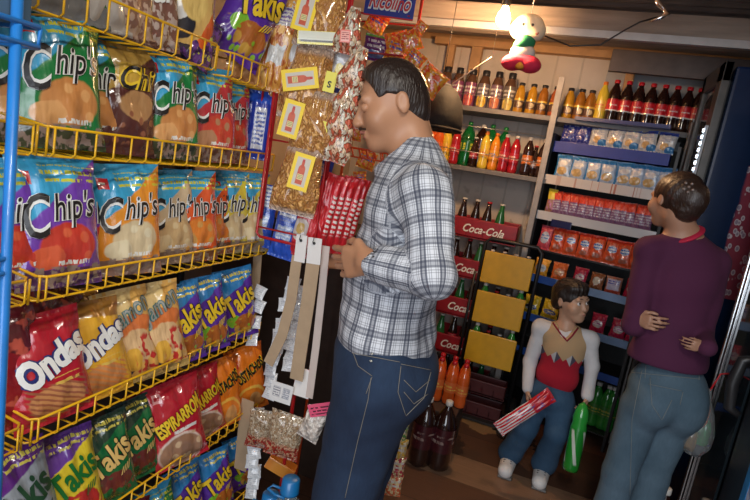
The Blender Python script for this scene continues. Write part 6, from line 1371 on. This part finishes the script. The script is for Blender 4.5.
# -------- the boy
def boy():
    Y = 2.66; P = lambda x, y, yy=Y: at(x, y, yy)
    pel = P(551, 392); o = empty('person', (pel.x, pel.y, 0)); tag(o, 'small boy in a beige and red vest over a white shirt, looking up sideways', 'person')
    sk = skin_mat('boy skin', (.56, .33, .22)); hr = hair_mat('boy hair', (.018, .012, .010))
    ft = nrm((-.12, -1, 0)); st, f_, u_ = frame(ft); Lh = -st
    H = Head(P(571, 301), Vector((.86, -.80, .10)), (-.12, 0, 1), .83)
    neck0 = H.p(0, -.02, -.06); neck1 = P(566, 328)
    chest = P(563, 350); belly = P(557, 375)
    ax = nrm(P(566, 330)-pel)
    shA = P(565, 334)-Vector((.115, 0, 0)); shB = P(565, 334)+Vector((.115, 0, 0))       # A shows at the left of the photo
    elA = P(530, 362)+Vector((0, .01, 0)); wrA = P(528, 385)+Vector((0, -.05, 0)); elB = P(592, 366)+Vector((0, .0, 0)); wrB = P(587, 392)+Vector((0, -.05, 0))
    q = H.skin(.98, True); q += [rc(neck0, neck1, .036, .042, .02), rc(neck1, chest, .036, .03, .02), rc(chest, pel, .03, .03, .02)]
    for a, b, c in ((shA, elA, wrA), (shB, elB, wrB)): q += [rc(neck1, a, .030, .028, .02), rc(a, b, .028, .025, .015), rc(b, c, .024, .018, .01)]
    fA = at(509, 460, 2.70); kA = P(527, 425)+Vector((0, -.04, 0)); fB = at(543, 466, 2.70); kB = P(556, 430)+Vector((0, -.05, 0)); fA.z = fB.z = .06
    hA = pel-Vector((.058, 0, .02)); hB = pel+Vector((.058, 0, -.02))
    for h_, k_, a_ in ((hA, kA, fA), (hB, kB, fB)): q += [rc(h_, k_, .03, .025, .01), rc(k_, a_, .025, .02, .01)]
    q += hand(wrA, Vector((.25, -.35, -1)), Vector((.9, -.1, .1)), Vector((.1, -1, 0)), .60, (35, 50, 40), .5)
    q += hand(wrB, Vector((.0, -.35, -1)), Vector((-.9, -.1, 0)), Vector((-.1, -1, 0)), .60, (35, 50, 40), .5)
    sdf('body', q, .0042, sk, o); H.eyes(o, (.15, .35)); brow_tubes(H, o, hr, .0022)
    sdf('lips', [H.c((-.015, .0945, -.0585), (0, .101, -.056), .0045, .0055, .004), H.c((.015, .0945, -.0585), (0, .101, -.056), .0045, .0055, .004), H.c((-.012, .093, -.068), (.012, .093, -.068), .0055, k=.004)], .0025, plain('boy lips', (.50, .17, .14), .4), o)
    q = [H.e((0, -.018, .034), (.086, .108, .100)), H.e((0, .035, .085), (.072, .060, .040), .02), H.e((0, -.07, -.025), (.066, .045, .05), .03)]
    q += [H.e((0, .118, -.042), (.12, .078, .098), .006, 'sub'), H.e((-.088, .036, -.06), (.05, .050, .075), .008, 'sub'), H.e((.088, .036, -.06), (.05, .050, .075), .008, 'sub'), half(H.p(0, -.06, -.062), -H.u+H.f*.3, .01), H.e((.086, -.006, -.008), (.02, .02, .034), .003, 'sub'), H.e((-.086, -.006, -.008), (.02, .02, .034), .003, 'sub')]
    hc = A3(H.C); sv = A3(H.s); fv = A3(H.f)
    q.append(Prim(lambda X: .0022*np.sin(((X-hc)@sv)*260+3*np.sin(((X-hc)@fv)*40)), (0, 0, 0), (0, 0, 0), 1, 'disp')); sdf('hair', q, .0038, hr, o)
    R_ = RM(st, ft, u_); wm = plain('white jersey', (.66, .66, .68), .85, bump=.2)
    q = [rc(neck1+Vector((0, 0, -.03)), shA, .046, .044, .03), rc(neck1+Vector((0, 0, -.03)), shB, .046, .044, .03), el(chest, (.090, .066, .12), R_, .03)]
    for a, b, c in ((shA, elA, wrA), (shB, elB, wrB)): q += [rc(a, b, .037, .033, .02), rc(b, c, .032, .028, .015)]
    q += [rc(neck0, neck1, .040, .043, .005, 'sub'), wrinkle(.003, 30, 41)]
    sdf('white_shirt', q, .0045, wm, o)
    # vest with zigzag
    t = NT('argyle vest knit'); g = t.new('ShaderNodeNewGeometry').outputs['Position']; X = t.xyz(g)
    zc = P(560, 352).z; tilt = 0.0; xr_ = t.math('SUBTRACT', X[0], P(562, 352).x); zz = t.math('SUBTRACT', X[2], zc)
    tri = t.math('PINGPONG', t.math('ADD', xr_, 1.0), .036); edge = t.math('SUBTRACT', tri, .018)
    upper = t.step(t.math('SUBTRACT', zz, t.math('MULTIPLY', edge, 1.1)), -.002, .002)
    tri2 = t.math('PINGPONG', t.math('ADD', xr_, 1.018), .036); 
    low2 = t.step(t.math('SUBTRACT', zz, t.math('ADD', t.math('MULTIPLY', t.math('SUBTRACT', tri, .018), -1.6), -.012)), -.002, .002)
    par = t.step(t.math('SINE', t.math('MULTIPLY', t.math('ADD', xr_, 1.0), pi/.072*2)), -.1, .1)
    dia = t.mix(par, (.07, .06, .09), (.45, .44, .46))
    col = t.mix(low2, (.38, .008, .025), dia); col = t.mix(upper, col, (.46, .31, .17))
    t.p(col=col, rough=.95); t.bump(t.noise(g, 220, 2), .2, .003)
    q = [el(chest+Vector((0, 0, .005)), (.104, .078, .13), R_, .03), el(belly+Vector((0, 0, .0)), (.102, .078, .10), R_, .03), rc(neck1+Vector((-.03, 0, -.02)), shA+Vector((.035, 0, -.01)), .047, .044, .03), rc(neck1+Vector((.03, 0, -.02)), shB+Vector((-.035, 0, -.01)), .047, .044, .03)]
    q += [half(P(556, 388), (0, 0, -1), .004), rc(neck0+Vector((0, 0, .02)), neck1+Vector((0, -.0, -.01)), .046, .046, .004, 'sub'), rc(neck1+ft*.05+Vector((0, 0, .03)), neck1+ft*.10+Vector((0, 0, -.075)), .042, .006, .004, 'sub')]
    q += [rc(shA+Vector((-.02, 0, .05)), shA+Vector((-.035, 0, -.12)), .035, .030, .006, 'sub'), rc(shB+Vector((.02, 0, .05)), shB+Vector((.035, 0, -.12)), .035, .030, .006, 'sub'), wrinkle(.002, 25, 43)]
    vs_ = sdf('vest', q, .004, t.m, o); tr = plain('maroon trim', (.26, .012, .03), .8)
    stitch(o, vs_, [[(553, 323), (560, 333), (567, 341), (572, 336), (578, 328)], [(543, 326), (541, 335), (542, 346)], [(588, 332), (589, 340), (587, 352)]], tr, .0045, 'trim_band')
    dm = denim('boy denim', (.025, .075, .15), (.06, .13, .23))
    q = [el(pel+Vector((0, 0, -.01)), (.112, .090, .085), R_, .03)]
    for h_, k_, a_ in ((hA, kA, fA), (hB, kB, fB)): q += [rc(h_+Vector((0, 0, -.03)), k_, .066, .056, .02), rc(k_, a_+Vector((0, 0, .02)), .056, .062, .02)]
    q += [half((0, 0, .035), (0, 0, -1)), half(pel+Vector((0, 0, .06)), (0, 0, 1)), wrinkle(.004, 28, 47)]
    sdf('jeans', q, .0048, dm, o)
    for a_ in (fA, fB):
        q = [rc((a_.x, a_.y-.0, .040), (a_.x-.008, a_.y-.110, .034), .042, .037, .02), half((0, 0, .002), (0, 0, -1), .003)]; s_ = sdf('shoe', q, .0045, plain('white trainer', (.75, .75, .75), .6), o)
        mb = MB(); mb.box((a_.x-.040-o.location.x, a_.y-.138-o.location.y, .002), (a_.x+.030-o.location.x, a_.y+.034-o.location.y, .013), bev=.0055); mb.build('sole', plain('grey sole', (.2, .2, .2), .7), s_)
        mb = MB()
        for k in range(3): mb.tube([Vector((a_.x-.028, a_.y-.055-.018*k, .074-.003*k))-o.location, Vector((a_.x+.014, a_.y-.055-.018*k, .074-.003*k))-o.location], .003, 5)
        mb.build('laces', plain('dark laces', (.08, .08, .1), .8), s_)
    # striped pack held in one hand
    a, b = at(552, 394, 2.50), at(498, 430, 2.44); t = NT('red white striped foil'); c = t.coord('UV'); X = t.xyz(c)
    s_ = t.step(t.math('SINE', t.math('MULTIPLY', t.math('ADD', X[0], t.math('MULTIPLY', t.noise(c, 4, 2), .12)), 34)), -.1, .1); col = t.mix(s_, (.62, .015, .03), (.72, .70, .68)); col = t.mix(t.step(X[1], .62, .66), col, (.55, .01, .02)); bl = t.math('MULTIPLY', t.step(t.noise(c, 7, 2), .6, .64), .8); col = t.mix(bl, col, (.05, .08, .35))
    t.p(col=col, rough=.3, coat=.7); L_ = (a-b).length; mb, _ = bag_mesh(.075, L_, .035, 11); dd = nrm(a-b); x_ = nrm(dd.cross(Vector((0, -1, 0)))); y_ = dd.cross(x_)*-1
    y_ = nrm(x_.cross(dd))*-1; M = Matrix(((x_.x, y_.x, dd.x, 0), (x_.y, y_.y, dd.y, 0), (x_.z, y_.z, dd.z, 0), (0, 0, 0, 1)))
    mb.xf(M); q_ = mb.build('striped_pack', t.m); q_.location = b; tag(q_, 'long red and white striped pack held slanting in his hand', 'pack')
    a, b = at(584, 402, 2.54), at(570, 470, 2.50); t = NT('green striped tube print'); c = t.coord('UV'); X = t.xyz(c)
    w_ = t.step(t.math('SINE', t.math('ADD', t.math('MULTIPLY', X[0], 25), t.math('MULTIPLY', X[1], 9))), .55, .8); box = t.math('MULTIPLY', t.step(X[1], .10, .14), t.math('SUBTRACT', 1, t.step(X[1], .58, .62))); col = t.mix(t.math('MULTIPLY', w_, box), (.015, .26, .03), (.60, .68, .60)); col = t.mix(t.math('SUBTRACT', 1, t.step(X[1], .60, .66)) , (.03, .36, .05), col)
    t.p(col=col, rough=.25, coat=.8); L_ = (a-b).length; mb = MB(); mb.lathe([(.001, 0), (.034, .002), (.037, .02), (.037, L_*.62), (.032, L_*.70), (.036, L_*.76), (.030, L_*.88), (.018, L_*.96), (.001, L_)], 20); dd = nrm(a-b)
    mb.xf(dd.to_track_quat('Z', 'Y').to_matrix().to_4x4()); q_ = mb.build('green_bottle_toy', t.m); q_.location = b; tag(q_, 'long green striped bottle held upright at his side', 'bottle')
boy()
